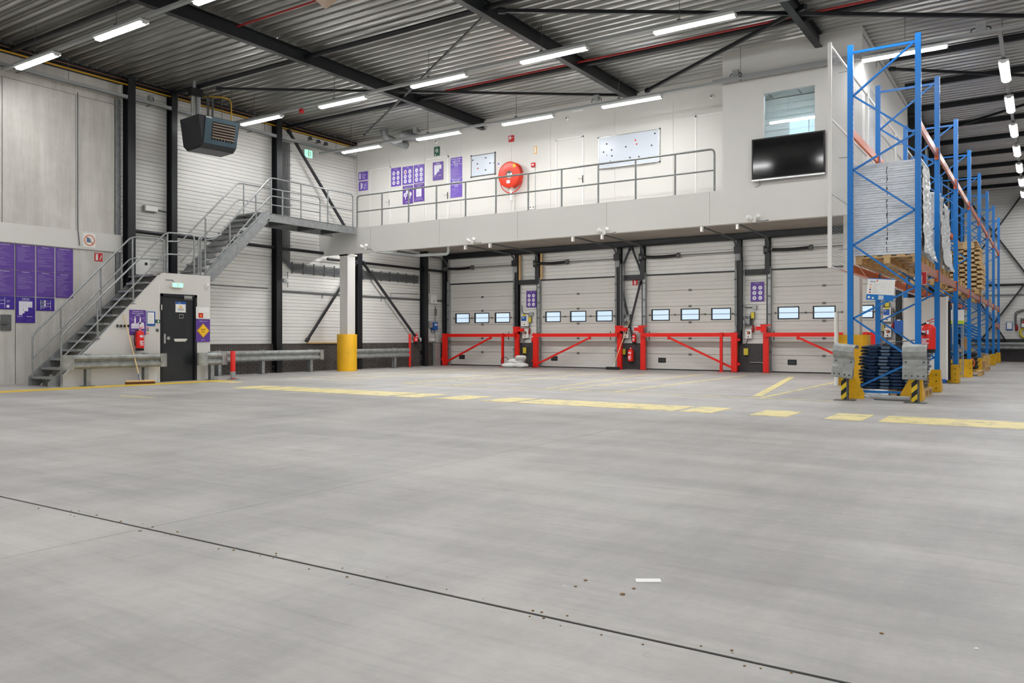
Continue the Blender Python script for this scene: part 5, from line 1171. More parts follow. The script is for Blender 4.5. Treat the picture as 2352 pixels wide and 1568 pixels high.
p = onX(324, 613, XW+0.05); t = thing('electrical_cabinet', 'white electrical cabinet on the wall behind the lower stair rails', 'cabinet', p); MB().box(XW, p.y-0.2, p.z-0.2, XW+0.12, p.y+0.2, p.z+0.22).build('body', 'white', t); MB().box(XW+0.12, p.y+0.06, p.z+0.05, XW+0.13, p.y+0.13, p.z+0.12).build('meter_window', 'black', t)
t = thing('electrical_cabinet', 'white control cabinet in the left corner beside the first dock door', 'cabinet', (XW, 24.2, 2.37)); MB().box(XW, 24.03, 2.37, XW+0.14, 24.4, 2.68).build('body', 'white', t); MB().box(XW+0.14, 24.2, 2.42, XW+0.145, 24.24, 2.5).build('lock', 'pvc', t)
wire('conduit', 'vertical conduit above the white corner cabinet', 'conduit', [(XW+0.05, 24.05, 3.5), (XW+0.05, 24.05, 2.75)], 0.016, 'cable'); wire('conduit', 'vertical conduit below the white corner cabinet', 'conduit', [(XW+0.05, 24.42, 2.3), (XW+0.05, 24.42, 0.9)], 0.02, 'tray')
pts = [Vector((XW+0.07, 24.42+0.05*math.cos(2*math.pi*k/14), 2.05+0.13*math.sin(2*math.pi*k/14))) for k in range(14)]; o = MB().path(pts, 0.012, 6, closed=True).build('cable_coil', 'black'); tag(o, 'black cable coil on the corner conduit below the white cabinet', 'cable')
t = thing('charger_box', 'blue and black charger box in the left corner', 'charger', (XW+0.05, 24.3, 1.4)); MB().box(XW, 24.22, 1.35, XW+0.14, 24.46, 1.66).build('case', 'blue', t); MB().box(XW+0.14, 24.26, 1.52, XW+0.146, 24.42, 1.6).build('display', 'board_white', t); MB().box(XW, 24.02, 1.45, XW+0.1, 24.2, 1.68).build('switch_box', 'pvc', t); MB().lathe([(0.03,0),(0.03,0.02)], (XW+0.1, 24.12, 1.56), (1,0,0), 10).build('switch', 'orange', t); MB().path([(XW+0.06, 24.1, 1.45), (XW+0.1, 24.12, 1.25), (XW+0.12, 24.25, 1.22), (XW+0.08, 24.32, 1.35)], 0.012, 6, .06).build('lead', 'black', t)
t = thing('duct_cover', 'grey steel duct cover on the bricks of the left corner', 'duct cover', (XW+0.13, 24.3, 0)); MB().box(XW+0.1, 24.2, 0, XW+0.22, 24.52, 0.86).build('cover', 'tray', t); MB().box(XW+0.095, 24.18, 0.60, XW+0.225, 24.54, 0.63).build('band', 'galv', t); MB().box(XW+0.095, 24.18, 0.2, XW+0.225, 24.54, 0.23).build('band', 'galv', t)
t = thing('pipe_spool', 'small white socket and pipes on the brick ledge beside the corner column', 'socket', (XW+0.1, 23.35, 0.9)); MB().box(XW+0.02, 23.3, 0.92, XW+0.12, 23.5, 1.06).build('case', 'white', t); MB().lathe([(0.07,-0.1),(0.07,0.1)], (XW+0.1, 24.15, 0.98), (0,1,0), 14).build('roll', 'white', t)
wire('conduit', 'small pipe loop on the left wall near the corner column', 'conduit', [(XW+0.03, 21.9, 2.5), (XW+0.03, 21.9, 2.66), (XW+0.03, 23.4, 2.7)], 0.012, 'galv', fil=.03)
for (y, lb) in ((14.2, 'small bracket under the conduit by the upper flight'), (18.6, 'small bracket left of the pale column'), (21.4, 'small bracket right of the pale column')): tag(MB().box(XW, y, 2.34, XW+0.03, y+0.03, 2.46).build('wall_bracket', 'pvc'), lb, 'bracket')
tag(MB().box(XW+0.05, 17.9, 0.875, XW+0.13, 19.3, 0.92).build('timber_strip', 'wood'), 'thin wooden strip lying on the brick ledge by the brace foot', 'timber')
t = thing('wall_switch', 'grey metal door lever at the left edge on the concrete wall', 'handle', (XW, 8.95, 1.3)); B('plate', 'galv_dark', t, (XW, 8.9, 1.22, XW+0.03, 9.12, 1.58)); B('lever', 'cable', t, (XW+0.03, 8.8, 1.36, XW+0.07, 9.05, 1.42))
# unit heater
hx0, hx1 = -18.45, -17.95
ht = thing('unit_heater', 'black hanging air heater with beige louvres on the left wall side', 'heater', (-18.1, 13.6, 5.85))
HC = Vector((-18.15, 13.35, 6.32)); ang = math.radians(8); Hn = Vector((math.cos(ang), -math.sin(ang), 0)); Hu = Vector((math.sin(ang), math.cos(ang), 0))
def hp_(u, n, z): return HC+Hu*u+Hn*n+Vector((0,0,z))
v = [hp_(-.55,-.45,-.32), hp_(.55,-.45,-.32), hp_(.50,.30,-.32), hp_(-.42,.30,-.32), hp_(-.62,-.50,.38), hp_(.58,-.50,.38), hp_(.55,.42,.38), hp_(-.60,.42,.38)]
m = MB().add(v, [(0,3,2,1),(4,5,6,7),(0,1,5,4),(1,2,6,5),(2,3,7,6),(3,0,4,7)]); m.build('casing', 'heater_black', ht)
m = MB(); v2 = [hp_(-.47,.24,-.42), hp_(.46,.24,-.42), hp_(.46,-.4,-.42), hp_(-.47,-.4,-.42)]; m.add(v2+[v[3], v[2], v[1], v[0]], [(0,1,2,3),(0,4,5,1),(1,5,6,2),(2,6,7,3),(3,7,4,0)]); m.build('bottom_pan', 'heater_black', ht)
fr = lambda u, z, o=0.0: hp_(u, .30+.12*(z+.32)/.70+.004+o, z)
def fpoly(mt, name, us, zs, o): m = MB(); m.add([fr(us[0],zs[0],o), fr(us[1],zs[0],o), fr(us[1],zs[1],o), fr(us[0],zs[1],o)], [(0,1,2,3)]); return m.build(name, mt, ht)
for (us, zs) in (((-.41,-.22),(-.30,.36)), ((.42,.50),(-.30,.36)), ((-.22,.42),(-.30,-.19)), ((-.22,.42),(.26,.36))):
    m = MB(); P_ = [fr(us[0],zs[0],.0), fr(us[1],zs[0],.0), fr(us[1],zs[1],.0), fr(us[0],zs[1],.0)]; Q_ = [q+Hn*0.025 for q in P_]; m.add(P_+Q_, [(4,5,6,7),(0,1,5,4),(1,2,6,5),(2,3,7,6),(3,0,4,7)]); m.build('front_plate', 'heater_blue', ht)
fpoly('black', 'grille_back', (-.22,.42), (-.19,.26), 0.003)
for k in range(6):
    z = -.12+.068*k; c_ = (fr(-.21,z,.03)+fr(.41,z,.03))/2; MB().obox(c_, Hu*.31, Hn*.035+Vector((0,0,-.02)), Vector((0,0,.007))+Hn*.003).build('louvre', 'louvre', ht)
m = MB()
for k in range(8): m.obox(fr(-.17+.08*k, -.165, .02), Hu*.004, Hn*.015, (0,0,.024))
m.build('grille_bars', 'galv', ht, 'stuff')
MB().obox(fr(-.33,.345,.03), Hu*.08, Hn*.003, (0,0,.016)).build('name_plate', 'white', ht)
for (u, n, r) in ((-.42,-.2,.055), (-.27,-.22,.062)): MB().tube(hp_(u,n,.38), hp_(u,n,.98), r, 14).build('flue_pipe', 'steel_shiny' if r < .06 else 'tray', ht)
MB().obox(hp_(-.35,-.2,1.08), Hu*.16, Hn*.1, (0,0,.1)).build('flue_head', 'black', ht); MB().tube(hp_(-.38,-.2,1.15), hp_(-.38,-.2,1.42), .05, 12).build('flue_pipe', 'galv', ht)
for u in (.0,.12): MB().obox(hp_(u,-.2,.75), Hu*.018, Hn*.018, (0,0,.38)).build('hanger_strut', 'cable', ht)
for u in (-.2, .22, .5): MB().tube(hp_(u,.1,.38), hp_(u,.1,1.42), .006, 6).build('hanger_rod', 'cable', ht)
MB().path([hp_(-.15,-.95,1.18), hp_(.1,.2,1.0), hp_(.45,.15,1.02), hp_(.47,.15,.38)], .016, 8, .14).build('gas_branch', 'pipe_yellow', ht)
# ducts
t = thing('ventilation_duct', 'dented round silver duct elbow hanging above the mezzanine posters', 'duct', tuple(onY(900, 320, 19.3)))
c = onY(882, 300, 19.4); MB().path([(c.x, 19.4, ZC+.05), (c.x, 19.4, c.z-0.02), (c.x+.02, 19.42, c.z-.22), (c.x+.22, 19.8, c.z-.34), (c.x+.24, YM+.02, c.z-.34)], .125, 16, .18).build('elbow', 'galv', t)
MB().path([(c.x+.42, 19.75, c.z-.12), (c.x+.66, 19.9, c.z-.17), (c.x+.74, YM+.02, c.z-.18)], [.125]*3, 16).build('open_duct', 'galv', t)
pp = [(870,577),(960,588),(985,590),(1025,583)]
wire('drain_pipe', 'grey plastic drain pipe under the left end of the mezzanine', 'pipe', [tuple(onZ(860,576,3.95)), tuple(onZ(950,587,3.95)), tuple(onZ(1030,583,3.95)), tuple(onZ(1030,583,3.95)+Vector((0,0,.35)))], 0.055, 'pvc', 14, .12)
for (px, lb) in ((840, 'leftmost'), (1085, 'second from the left'), (1388, 'third from the left'), (1733, 'rightmost')):
    p = onY(px, 505+0 if px > 1700 else {840:570,1085:556,1388:534}[px], YF-0.02); t = thing('flood_light', 'small white double spotlight on the mezzanine lower edge, %s' % lb, 'spotlight', p)
    B('mount', 'white', t, (p.x-.04, YF-0.05, p.z-.05, p.x+.04, YF-0.012, p.z+.05))
    MB().lathe([(.035,0),(.05,.06),(.05,.12)], (p.x-.05, YF-.06, p.z+.02), (-.6,-.5,.35), 12).build('spot_head', 'white', t); MB().lathe([(.03,0),(.045,.05),(.045,.1)], (p.x+.07, YF-.06, p.z+.05), (.5,-.6,.3), 12).build('spot_head', 'white', t)
    MB().path([(p.x+.05, YF-.04, p.z-.03), (p.x+.2, YF-.03, p.z-.04), (p.x+.32, YF-.02, 3.72)], .008, 6).build('cable', 'cable', t)
p = onZ(748, 12, 7.3); t = thing('smoke_detector_box', 'beige angular box hanging under the roof at the top edge', 'box', p); MB().add([p+Vector(q) for q in ((-.13,-.13,.35),(.13,-.13,.35),(.13,.13,.35),(-.13,.13,.35),(-.15,-.15,.1),(.15,-.15,.1),(.15,.15,.1),(-.15,.15,.1),(0,0,-.08))], [(0,1,2,3),(0,4,5,1),(1,5,6,2),(2,6,7,3),(3,7,4,0),(4,8,5),(5,8,6),(6,8,7),(7,8,4)]).build('case', 'louvre', t)
p = onZ(688, 254, 6.96); p.y = 14.62; t = thing('fire_alarm_sounder', 'small red fire alarm sounder hanging between two tube lights', 'alarm', p); MB().lathe([(.05,-.05),(.065,-.03),(.065,.03),(.04,.06)], p, (0,0,1), 16).build('body', 'red_sign', t); MB().tube(p+Vector((0,0,.06)), Vector((p.x, p.y, 7.06)), .008, 6).build('stem', 'cable', t)

# ---------------------------------------------------------------- pallet rack
RY = [15.0, 17.7, 21.4, 25.1, 28.8, 32.5, 36.2, 39.9]
RXR = lambda y: -1.765+0.0052*(y-15); RXL = lambda y: RXR(y)-1.06
rk = thing('pallet_rack', 'long blue and orange pallet rack running away along the right aisle', 'rack', (-2.3, 15.0, 0))
def post_mb(x, y):
    m = MB(); poly = [(-.045,-.035),(.045,-.035),(.045,.035),(.025,.035),(.025,.028),(.038,.028),(.038,-.018),(.012,-.018),(.012,-.010),(-.012,-.010),(-.012,-.018),(-.038,-.018),(-.038,.028),(-.025,.028),(-.025,.035),(-.045,.035)]
    return m.extrude(poly, (x, y, 0.01), (1,0,0), (0,1,0), (0,0,6.12))
post0 = None
def place(proto, mb, name, mt, loc):
    pass
ZL = [.16, 1.39, 2.66, 3.96, 5.25]; ZR = [.67, 1.90, 3.19, 4.47, 6.01]
for i, y in enumerate(RY):
    xl, xr_ = RXL(y), RXR(y)
    for x in (xl, xr_):
        post_mb(x, y).build('upright', 'blue_rack', rk)
        m = MB()
        for k in range(60 if i < 2 else 0): m.box(x-.047, y-.02, .35+.095*k, x-.044, y-.006, .38+.095*k); m.box(x+.044, y-.02, .35+.095*k, x+.047, y-.006, .38+.095*k)
        if m.v: m.build('slots', 'black', rk, 'stuff')
    zs = []
    for a, b in zip(ZL, ZR): zs += [(0, a), (1, b)]
    P_ = lambda s_, z: (xl+.045 if s_ == 0 else xr_-.045, y, z)
    for (sa, za), (sb, zb_) in zip(zs, zs[1:]): MB().beam(P_(sa, za), P_(sb, zb_), .03, .042, (0,1,0)).build('diagonal', 'blue_rack', rk)
    MB().beam(P_(0, .13), P_(1, .13), .03, .04).build('tie', 'blue_rack', rk); MB().beam(P_(0, 6.0), P_(1, 6.0), .03, .04).build('tie', 'blue_rack', rk)
    for x in (xl, xr_): B('foot_plate', 'galv_dark', rk, (x-.07, y-.06, 0, x+.07, y+.06, .012))
def rbeam(x, y0, y1, z, mt='orange_beam'):
    B('load_beam', mt, rk, (x-.022, y0+.05, z-.13, x+.022, y1-.05, z)); 
    for y, s_ in ((y0+.05, 1), (y1-.05, -1)): B('beam_connector', 'orange', rk, (x-.03, min(y, y-s_*.045), z-.19, x+.035, max(y, y-s_*.045), z+.04))
for i in range(7):
    y0, y1 = RY[i], RY[i+1]; ym = (y0+y1)/2
    for z in (2.33, 4.70):
        rbeam(RXR(ym)+.0, y0, y1, z); rbeam(RXL(ym)-.0, y0, y1, z, 'orange')
rbeam(RXR(38), RY[6], RY[7], 1.62)
# yellow feet guards
def foot_guard(label, x, y, s_, h=0.42):
    t = thing('rack_foot_guard', label, 'post guard', (x, y-.12, 0), 'yellow rack foot guards')
    B('front_plate', 'yellow', t, (x-.065, y-.14, .01, x+.065, y-.128, h))
    MB().extrude([(y-.13, 0.01), (y-.13, h), (y-.06, h), (y+.30, .08), (y+.30, .01)], (x+s_*.065, 0, 0), (0,1,0), (0,0,1), (s_*.008,0,0)).build('side_plate', 'yellow', t)
    MB().extrude([(0, 0.01), (0, h), (-s_*.02, h), (-s_*.19, .12), (-s_*.19, .01)], (x-s_*.06, y-.135, 0), (1,0,0), (0,0,1), (0,.008,0)).build('wing_plate', 'yellow', t)
    for z in (.08, .22, .34): MB().lathe([(.012,0),(.012,.008)], (x, y-.14, z), (0,-1,0), 8).build('bolt', 'black', t)
    return t
for i, y in enumerate(RY):
    foot_guard('yellow guard at the aisle-side foot of the %s rack frame' % ORD[i], RXR(y), y-.02, 1, .44)
foot_guard('yellow guard at the wall-side foot of the first rack frame', RXL(15), 14.98, -1, .40)
foot_guard('yellow guard at the wall-side foot of the second rack frame', RXL(17.7), 17.68, -1, .40)
yb4 = thing('rack_end_barrier', 'yellow bolted plate barrier at the foot of the third rack bay', 'barrier', (-2.0, 25.0, 0))
B('plate', 'yellow', yb4, (-2.35, 24.90, .12, -1.62, 24.93, .24)); B('plate', 'yellow', yb4, (-2.35, 24.90, .36, -1.62, 24.93, .46)); B('end_plate', 'yellow', yb4, (-1.92, 24.86, .0, -1.62, 24.90, .48))
for k in range(6): MB().lathe([(.012,0),(.012,.008)], (-1.87+.20*(k % 2), 24.86, .1+.14*(k//2)), (0,-1,0), 8).build('bolt', 'black', yb4)
# galvanised protectors on striped posts
def protector(label, x, y, tilt, lean):
    t = thing('rack_protector', label, 'rack protector', (x, y, 0))
    MB().hbeam((x, y, .012), (x, y, .62), .10, .10, .012, (0,1,0)).build('post', 'galv_dark', t); B('base_plate', 'galv_dark', t, (x-.16, y-.14, 0, x+.16, y+.12, .012))
    B('hazard_strip', 'hazard', t, (x-.055, y-.056, .02, x+.03, y-.051, .50))
    c = Vector((x+.0, y-.10, .66)); U = Vector((math.cos(tilt), lean, -math.sin(tilt))).normalized(); N = Vector((0,-1,0)); N = (N-U*N.dot(U)).normalized(); V = N.cross(U)
    if V.z < 0: V = -V
    prof = [(.00, -.27), (.03, -.27), (.035, -.10), (.0, -.05), (.0, .04), (.05, .10), (.075, .17), (.06, .25), (.01, .29), (-.08, .29), (-.12, .24)]
    prof2 = prof+[(a-.012 if i < 8 else a, b-.010) for i, (a, b) in list(enumerate(prof))[::-1]]
    MB().extrude(prof2, c-U*.18, N, V, U*.36).build('bumper', 'guard_galv', t)
    for (u, v) in ((-.13,-.22),(-.04,-.22),(.05,-.22),(.13,-.22),(-.13,.0),(.13,.0)): MB().lathe([(.012,0),(.012,.006)], c+U*u+V*v+N*(.034 if v < -.1 else .003), N, 8).build('bolt_hole', 'black', t)
    MB().lathe([(.02,0),(.016,.02)], c-V*.06+N*.004, N, 10).build('bolt', 'steel_shiny', t)
protector('tilted galvanised protector on the striped post, front left of the rack', -2.82, 14.52, .10, -.25)
protector('upright galvanised protector on the striped post, front right of the rack', -1.745, 14.52, 0.0, .0)

# wooden pallets
def make_pallet(label, x, y, z, lx=1.0, ly=1.2, group='wooden pallets', mt='wood', cat='pallet'):
    t = thing('pallet', label, cat, (x, y, z), group)
    def bx(n, x0, y0, z0, x1, y1, z1): B(n, mt, t, (x+x0, y+y0, z+z0, x+x1, y+y1, z+z1))
    for k in range(3): xx = -lx/2+(lx-.1)*k/2; bx('bottom_board', xx, -ly/2, 0, xx+.1, ly/2, .02)
    for k in range(3):
        for q in range(3): xx = -lx/2+(lx-.1)*k/2; yy = -ly/2+(ly-.12)*q/2; bx('block', xx, yy, .02, xx+.1, yy+.12, .10)
    for q in range(3): yy = -ly/2+(ly-.12)*q/2; bx('stringer_board', -lx/2, yy, .10, lx/2, yy+.12, .12)
    for k in range(5): xx = -lx/2+(lx-.13)*k/4; bx('deck_board', xx, -ly/2, .12, xx+.13, ly/2, .142)
    return t
P0 = make_pallet('wooden pallet under the tall wrapped grey stack on the rack', -2.27, 15.75, 2.335, 1.0, 1.15)
def pal(label, x, y, z): return copy_tree(P0, (x, y, z), label)
pal('wooden pallet under the slumped load at the back of the first bay', -2.27, 16.97, 2.335)
pal('wooden pallet under the wrapped tubs in the second rack bay', -2.25, 18.45, 2.335); pal('wooden pallet under the white wrapped load in the second rack bay', -2.25, 19.8, 2.335)
pal('wooden pallet under the stack of pallet collars', -2.1, 27.6, 2.335); pal('wooden pallet with small crates in the fifth rack bay', -2.2, 30.2, 2.335); pal('bare wooden pallet in the sixth rack bay', -2.15, 34.0, 2.335)
pal('wooden pallet on the floor under the folded blue frames', -2.24, 16.25, 0.0); pal('wooden pallet on the floor under the curved bed slats', -2.0, 30.3, 0.0); pal('wooden pallet half hidden behind the black hose in the third bay', -1.95, 26.2, 0.0)
pal('bare wooden pallet in the third rack bay, first level', -2.25, 22.4, 2.335); pal('second bare wooden pallet in the third rack bay, first level', -2.25, 23.8, 2.335)

# tall wrapped stack of grey sheets
ld = thing('wrapped_load', 'tall stack of grey sheets wrapped in film on the first rack bay', 'wrapped load', (-2.27, 15.75, 2.48)); rnd = random.Random(2)
z = 2.48; L_ = [MB(), MB()]
while z < 4.0:
    h = rnd.uniform(.036, .046)
    for k, (a, b) in enumerate(((-2.80, -2.275), (-2.265, -1.74))):
        j, j2 = rnd.uniform(-.008, .008), rnd.uniform(-.006, .006); L_[k].box(a+j, 15.18+j2, z+.004, b+j, 16.25+j2, z+h)
    z += h
for k in (0, 1): L_[k].build('sheet_stack', 'sheet_grey', ld, 'stuff')
B('top_sheet', 'sheet_grey', ld, (-2.81, 15.17, z, -1.73, 16.26, z+.03))
def wrinkled(name, mt, parent, O, U, V, N, w_, h_, nu=14, nv=24, amp=.03, seed=0, flare=0.0):
    rnd = random.Random(seed); O, U, V, N = map(Vector, (O, U, V, N)); g = [[0]*(nu+1) for _ in range(nv+1)]
    ph = [(rnd.uniform(2,9), rnd.uniform(2,9), rnd.uniform(0,6), rnd.uniform(.3,1)) for _ in range(6)]
    vs = []
    for j in range(nv+1):
        for i in range(nu+1):
            u, v = i/nu, j/nv; d = sum(a*math.sin(fu*u*2+fv*v*3+p) for fu, fv, p, a in ph)/4+rnd.uniform(-.35,.35)
            vs.append(O+U*w_*u+V*h_*v+N*(amp*d+amp*.7+flare*(1-v)**3))
    fs = [(j*(nu+1)+i, j*(nu+1)+i+1, (j+1)*(nu+1)+i+1, (j+1)*(nu+1)+i) for j in range(nv) for i in range(nu)]
    m = MB(); m.add(vs, fs); n = len(vs); m.add([q-N*.004 for q in vs], [f[::-1] for f in fs]); return m.build(name, mt, parent)
wrinkled('film', 'plastic_wrap', ld, (-1.74, 15.2, 2.50), (0,1,0), (0,0,1), (1,0,0), 1.08, 1.50, 12, 34, .028, 1, .04)
l2 = thing('wrapped_load', 'slumped film-wrapped load behind the tall grey stack', 'wrapped load', (-2.27, 16.97, 2.48)); 
for k in range(12): j = rnd.uniform(-.03, .03); B('layer', 'sheet_grey', l2, (-2.75+j, 16.45, 2.485+.075*k, -1.85+j-.012*k, 17.45, 2.552+.075*k))
wrinkled('film', 'plastic_wrap', l2, (-1.84, 16.42, 2.49), (0,1,0), (0,0,1), (1,0,0), 1.05, .98, 10, 20, .04, 4, .10)
l3 = thing('wrapped_load', 'film-wrapped white tubs with a white strap in the second rack bay', 'wrapped load', (-2.25, 18.45, 2.48))
for k in range(4):
    for (dx, dy) in ((-.25,-.3),(.25,-.3),(-.25,.3),(.25,.3)): MB().lathe([(.20,0),(.235,.30),(.245,.31),(.245,.345),(.2,.36)], (-2.22+dx, 18.45+dy, 2.485+.365*k), (0,0,1), 20).build('tub', 'white' if k < 3 else 'sheet_grey', l3)
wrinkled('film', 'plastic_wrap', l3, (-2.72, 17.88, 2.49), (1,0,0), (0,0,1), (0,-1,0), 1.0, .95, 12, 18, .02, 5, .03); wrinkled('film', 'plastic_wrap', l3, (-1.72, 17.9, 2.49), (0,1,0), (0,0,1), (1,0,0), 1.1, 1.0, 10, 18, .02, 6, .08)
B('strap', 'white', l3, (-2.05, 17.84, 2.9, -1.98, 17.86, 3.95))
l4 = thing('wrapped_load', 'white film-wrapped load of stacked sacks beside the tubs', 'wrapped load', (-2.25, 19.8, 2.48))
for k in range(13): j = rnd.uniform(-.03, .03); B('sack', 'paper', l4, (-2.72+j, 19.25, 2.485+.105*k, -1.80+j, 20.35, 2.58+.105*k))
wrinkled('film', 'plastic_wrap', l4, (-1.79, 19.2, 2.49), (0,1,0), (0,0,1), (1,0,0), 1.2, 1.4, 10, 26, .03, 8, .10); wrinkled('film', 'plastic_wrap', l4, (-2.7, 19.22, 2.49), (1,0,0), (0,0,1), (0,-1,0), .9, 1.4, 10, 22, .02, 9, .02)
# folded pallet collars: every one a thing
z = 2.48; pats = ['bottom','second']
for k in range(21):
    top = k >= 17; w0, w1 = (-2.70, -1.50) if k < 10 else ((-2.70, -1.56) if k < 17 else (-2.65, -1.62))
    h = .069 if not top else .052; dx = rnd.uniform(-.015, .015); x0, x1 = w0+dx, w1+dx
    m = MB(); n = 8
    if not top:
        for q in range(n):
            a = x0+(x1-x0)*q/n; b = x0+(x1-x0)*(q+1)/n; up = (q+k) % 2
            m.box(a+.006, 27.02, z+(.034 if up else .002), b-.006, 27.5, z+(.066 if up else .034)); m.box(a+.006, 27.6, z+(.034 if up else .002), b-.006, 28.15, z+(.066 if up else .034))
        for q in range(4): m.box(x1-.03, 27.05+.28*q, z+.012*(q % 2)+.004, x1+.012, 27.27+.28*q, z+.04+.02*(q % 2))
        m.box(x0+.05, 27.3, z+.001, x1-.05, 28.05, z+h-.001)
    else: m.box(x0, 27.0, z, x1-.1, 28.1, z+h-.018); m.box(x0-.02, 27.0, z+h-.016, x1, 28.1, z+h-.002)
    t = thing('pallet_collar', 'folded wooden pallet collar in the tall stack, %s layer from the bottom' % (ORD+['twelfth','thirteenth','fourteenth','fifteenth','sixteenth','seventeenth','eighteenth','nineteenth','twentieth','topmost'])[k], 'pallet collar', ((x0+x1)/2, 27.0, z), 'folded pallet collars stacked on the rack')
    m.build('boards', 'wood_light', t, 'stuff'); z += h
# small crates and beams further back
for (x, y, w_, h_, mt, lb) in ((-2.35, 29.95, .3, .30, 'wood_light', 'small wooden crate, left of the pair in the fifth rack bay'), (-1.95, 30.0, .32, .34, 'wood', 'small wooden crate, right of the pair in the fifth rack bay')):
    t = thing('crate', lb, 'crate', (x, y, 2.48))
    B('box', mt, t, (x-w_/2, y-.3, 2.485, x+w_/2, y+.3, 2.485+h_))
    for dx in (-w_/2, w_/2-.04): B('slat', 'wood_light', t, (x+dx, y-.32, 2.485, x+dx+.04, y-.30, 2.485+h_))
    for dz in (0, h_-.05): B('slat', 'wood_light', t, (x-w_/2, y-.335, 2.485+dz, x+w_/2, y-.32, 2.535+dz))
for k in range(5):
    o = MB().beam((-2.62, 31.5+.0*k, 1.30+.10*k), (-1.85, 32.2, .95+.10*k), .05, .05).build('rack_beam', 'blue_rack'); tag(o, 'spare blue rack beam leaning in the fifth bay', 'rack beam', 'spare blue beams in the rack')

# folded blue frames on the floor pallet
z = .146
for k in range(13):
    j = rnd.uniform(-.035, .035); t = thing('folding_frame', 'folded dark blue steel frame in the floor stack, %s from the bottom' % (ORD+['twelfth','topmost'])[k], 'folding frame', (-2.27, 16.1, z), 'folded blue frames stacked on the pallet')
    x0, x1, y0, y1, r = -2.76+j, -1.84+j+.1*(k/15), 15.62+abs(j), 16.82, .026
    MB().path([(x0,y0,z+r),(x1,y0,z+r),(x1,y1,z+r),(x0,y1,z+r)], r, 8, closed=True).build('tube_ring', 'navy', t)
    for q in range(4): B('slat', 'slate' if q % 2 else 'navy', t, (x0+.1+.2*q, y0-.028, z+.006, x0+.24+.2*q, y1-.01, z+.046))
    MB().box(x0-.03, y0-.03, z+.004, x0+.03, y0+.05, z+.04).build('corner_bracket', 'black', t); MB().box(x1-.03, y0-.03, z+.004, x1+.03, y0+.05, z+.04).build('corner_bracket', 'slate', t)
    z += .059
t = thing('cardboard_sheet', 'pale card sheet on top of the folded blue frames', 'cardboard', (-2.35, 16.1, z)); MB().extrude([(0,0),(.8,.10),(.8,.108),(0,.008)], (-2.72, 15.72, z), (1,0,0), (0,0,1), (0,.9,0)).build('sheet', 'pvc', t)
t = thing('film_scrap', 'crumpled clear film scrap at the left foot of the blue frame stack', 'film', (-2.72, 15.45, 0)); wrinkled('film', 'plastic_wrap', t, (-2.82, 15.38, .15), (1,0,0), (0,0,-1), (0,-1,0), .55, .14, 10, 5, .03, 12, .0)
o = MB().tube((-2.42, 14.86, .045), (-1.86, 14.80, .045), .042, 12).build('cardboard_tube', 'pvc'); tag(o, 'pale round tube lying on the floor between the front rack posts', 'tube')
t = extinguisher('very large red extinguisher hung inside the front right rack post', -1.66, 15.42, .80, .115, .52, (-.35,-1,0)); B('hanging_bar', 'black', t, (-1.73, 15.03, 1.10, -1.69, 15.45, 1.14))
t = Sign('load_sign', 'blue and white rack load sign hung crooked in the first frame', 'sign', (-2.565, 14.96, 1.71), (1, 0, -.085), (0,-1,0), .43, .37, 'paper', .006); w_, h_ = t.w, t.h
t.rect('blue_rack', 0, 0, w_, h_*.26).rect('blue_rack', 0, h_*.965, w_, h_).text('blue', 'stow', w_*.2, h_*.85, h_*.085).rect('orange', w_*.33, h_*.86, w_*.38, h_*.93)
t.ring('red', w_*.12, h_*.70, .014, .009).poly('sign_yellow', [(w_*.08,h_*.55),(w_*.16,h_*.55),(w_*.12,h_*.62)]).circ('indigo', w_*.12, h_*.475, .013).circ('red_sign', w_*.12, h_*.35, .013)
for v in (.70,.58,.475,.36): t.lines('pvc', w_*.22, w_*.5, h_*(v-.02), h_*(v+.02), 2, .003, int(v*100))
for u in (.52,.60,.68,.78,.86): t.lines('pvc', w_*u, w_*(u+.06), h_*.35, h_*.85, 9, .003, int(u*100))
t.circ('paper', w_*.1, h_*.12, .02).circ('paper', w_*.25, h_*.09, .018).rect('board_white', w_*.45, h_*.03, w_*.64, h_*.22); t.done()
MB().tube((-2.54, 14.963, 2.07), (-2.72, 14.99, 2.33), .002, 4).build('string', 'white', t.root); MB().tube((-2.16, 14.963, 2.04), (-1.8, 14.99, 2.33), .002, 4).build('string', 'white', t.root)
sg = Sign('fire_sign', 'red and white extinguisher sign hung on the front right rack post', 'sign', (-1.76, 15.06, 1.94), UXv, NY, .12, .215, 'red_sign', .006); w_, h_ = sg.w, sg.h
sg.rect('white', 0, 0, w_, h_*.03).rect('white', 0, h_*.97, w_, h_).rect('white', w_*.95, 0, w_, h_).rect('white', w_*.1, h_*.1, w_*.42, h_*.68).poly('white', [(w_*.1,h_*.68),(w_*.42,h_*.68),(w_*.3,h_*.82),(w_*.2,h_*.82)]).rect('white', w_*.0, h_*.84, w_*.35, h_*.9).done()
# tall grey panels and other things standing in the bays
t = thing('panel_stack', 'tall stack of plain grey door panels standing in the second rack bay', 'panels', (-2.3, 21.3, 0))
for k in range(3): B('panel', 'pvc' if k else 'door_panel', t, (-2.80, 21.10-.0+.06*k, .10, -1.90+.02*k, 21.15+.06*k, 2.0-.03*k))
B('edge_strip', 'white', t, (-1.90, 21.08, .08, -1.865, 21.3, 2.01)); B('side_gap', 'black', t, (-1.865, 21.12, .08, -1.82, 21.3, 1.9)); B('base_tray', 'blue', t, (-2.45, 21.02, .02, -1.9, 21.3, .10)); B('skid', 'pvc', t, (-2.8, 21.05, 0, -1.85, 21.3, .02))
t = thing('white_profile', 'slim white upright profile behind the third rack frame', 'profile', (-1.80, 21.75, 0)); B('profile', 'white', t, (-1.83, 21.7, .9, -1.73, 21.78, 1.86)); B('lower_profile', 'pvc', t, (-1.83, 21.72, .0, -1.69, 21.8, .9))
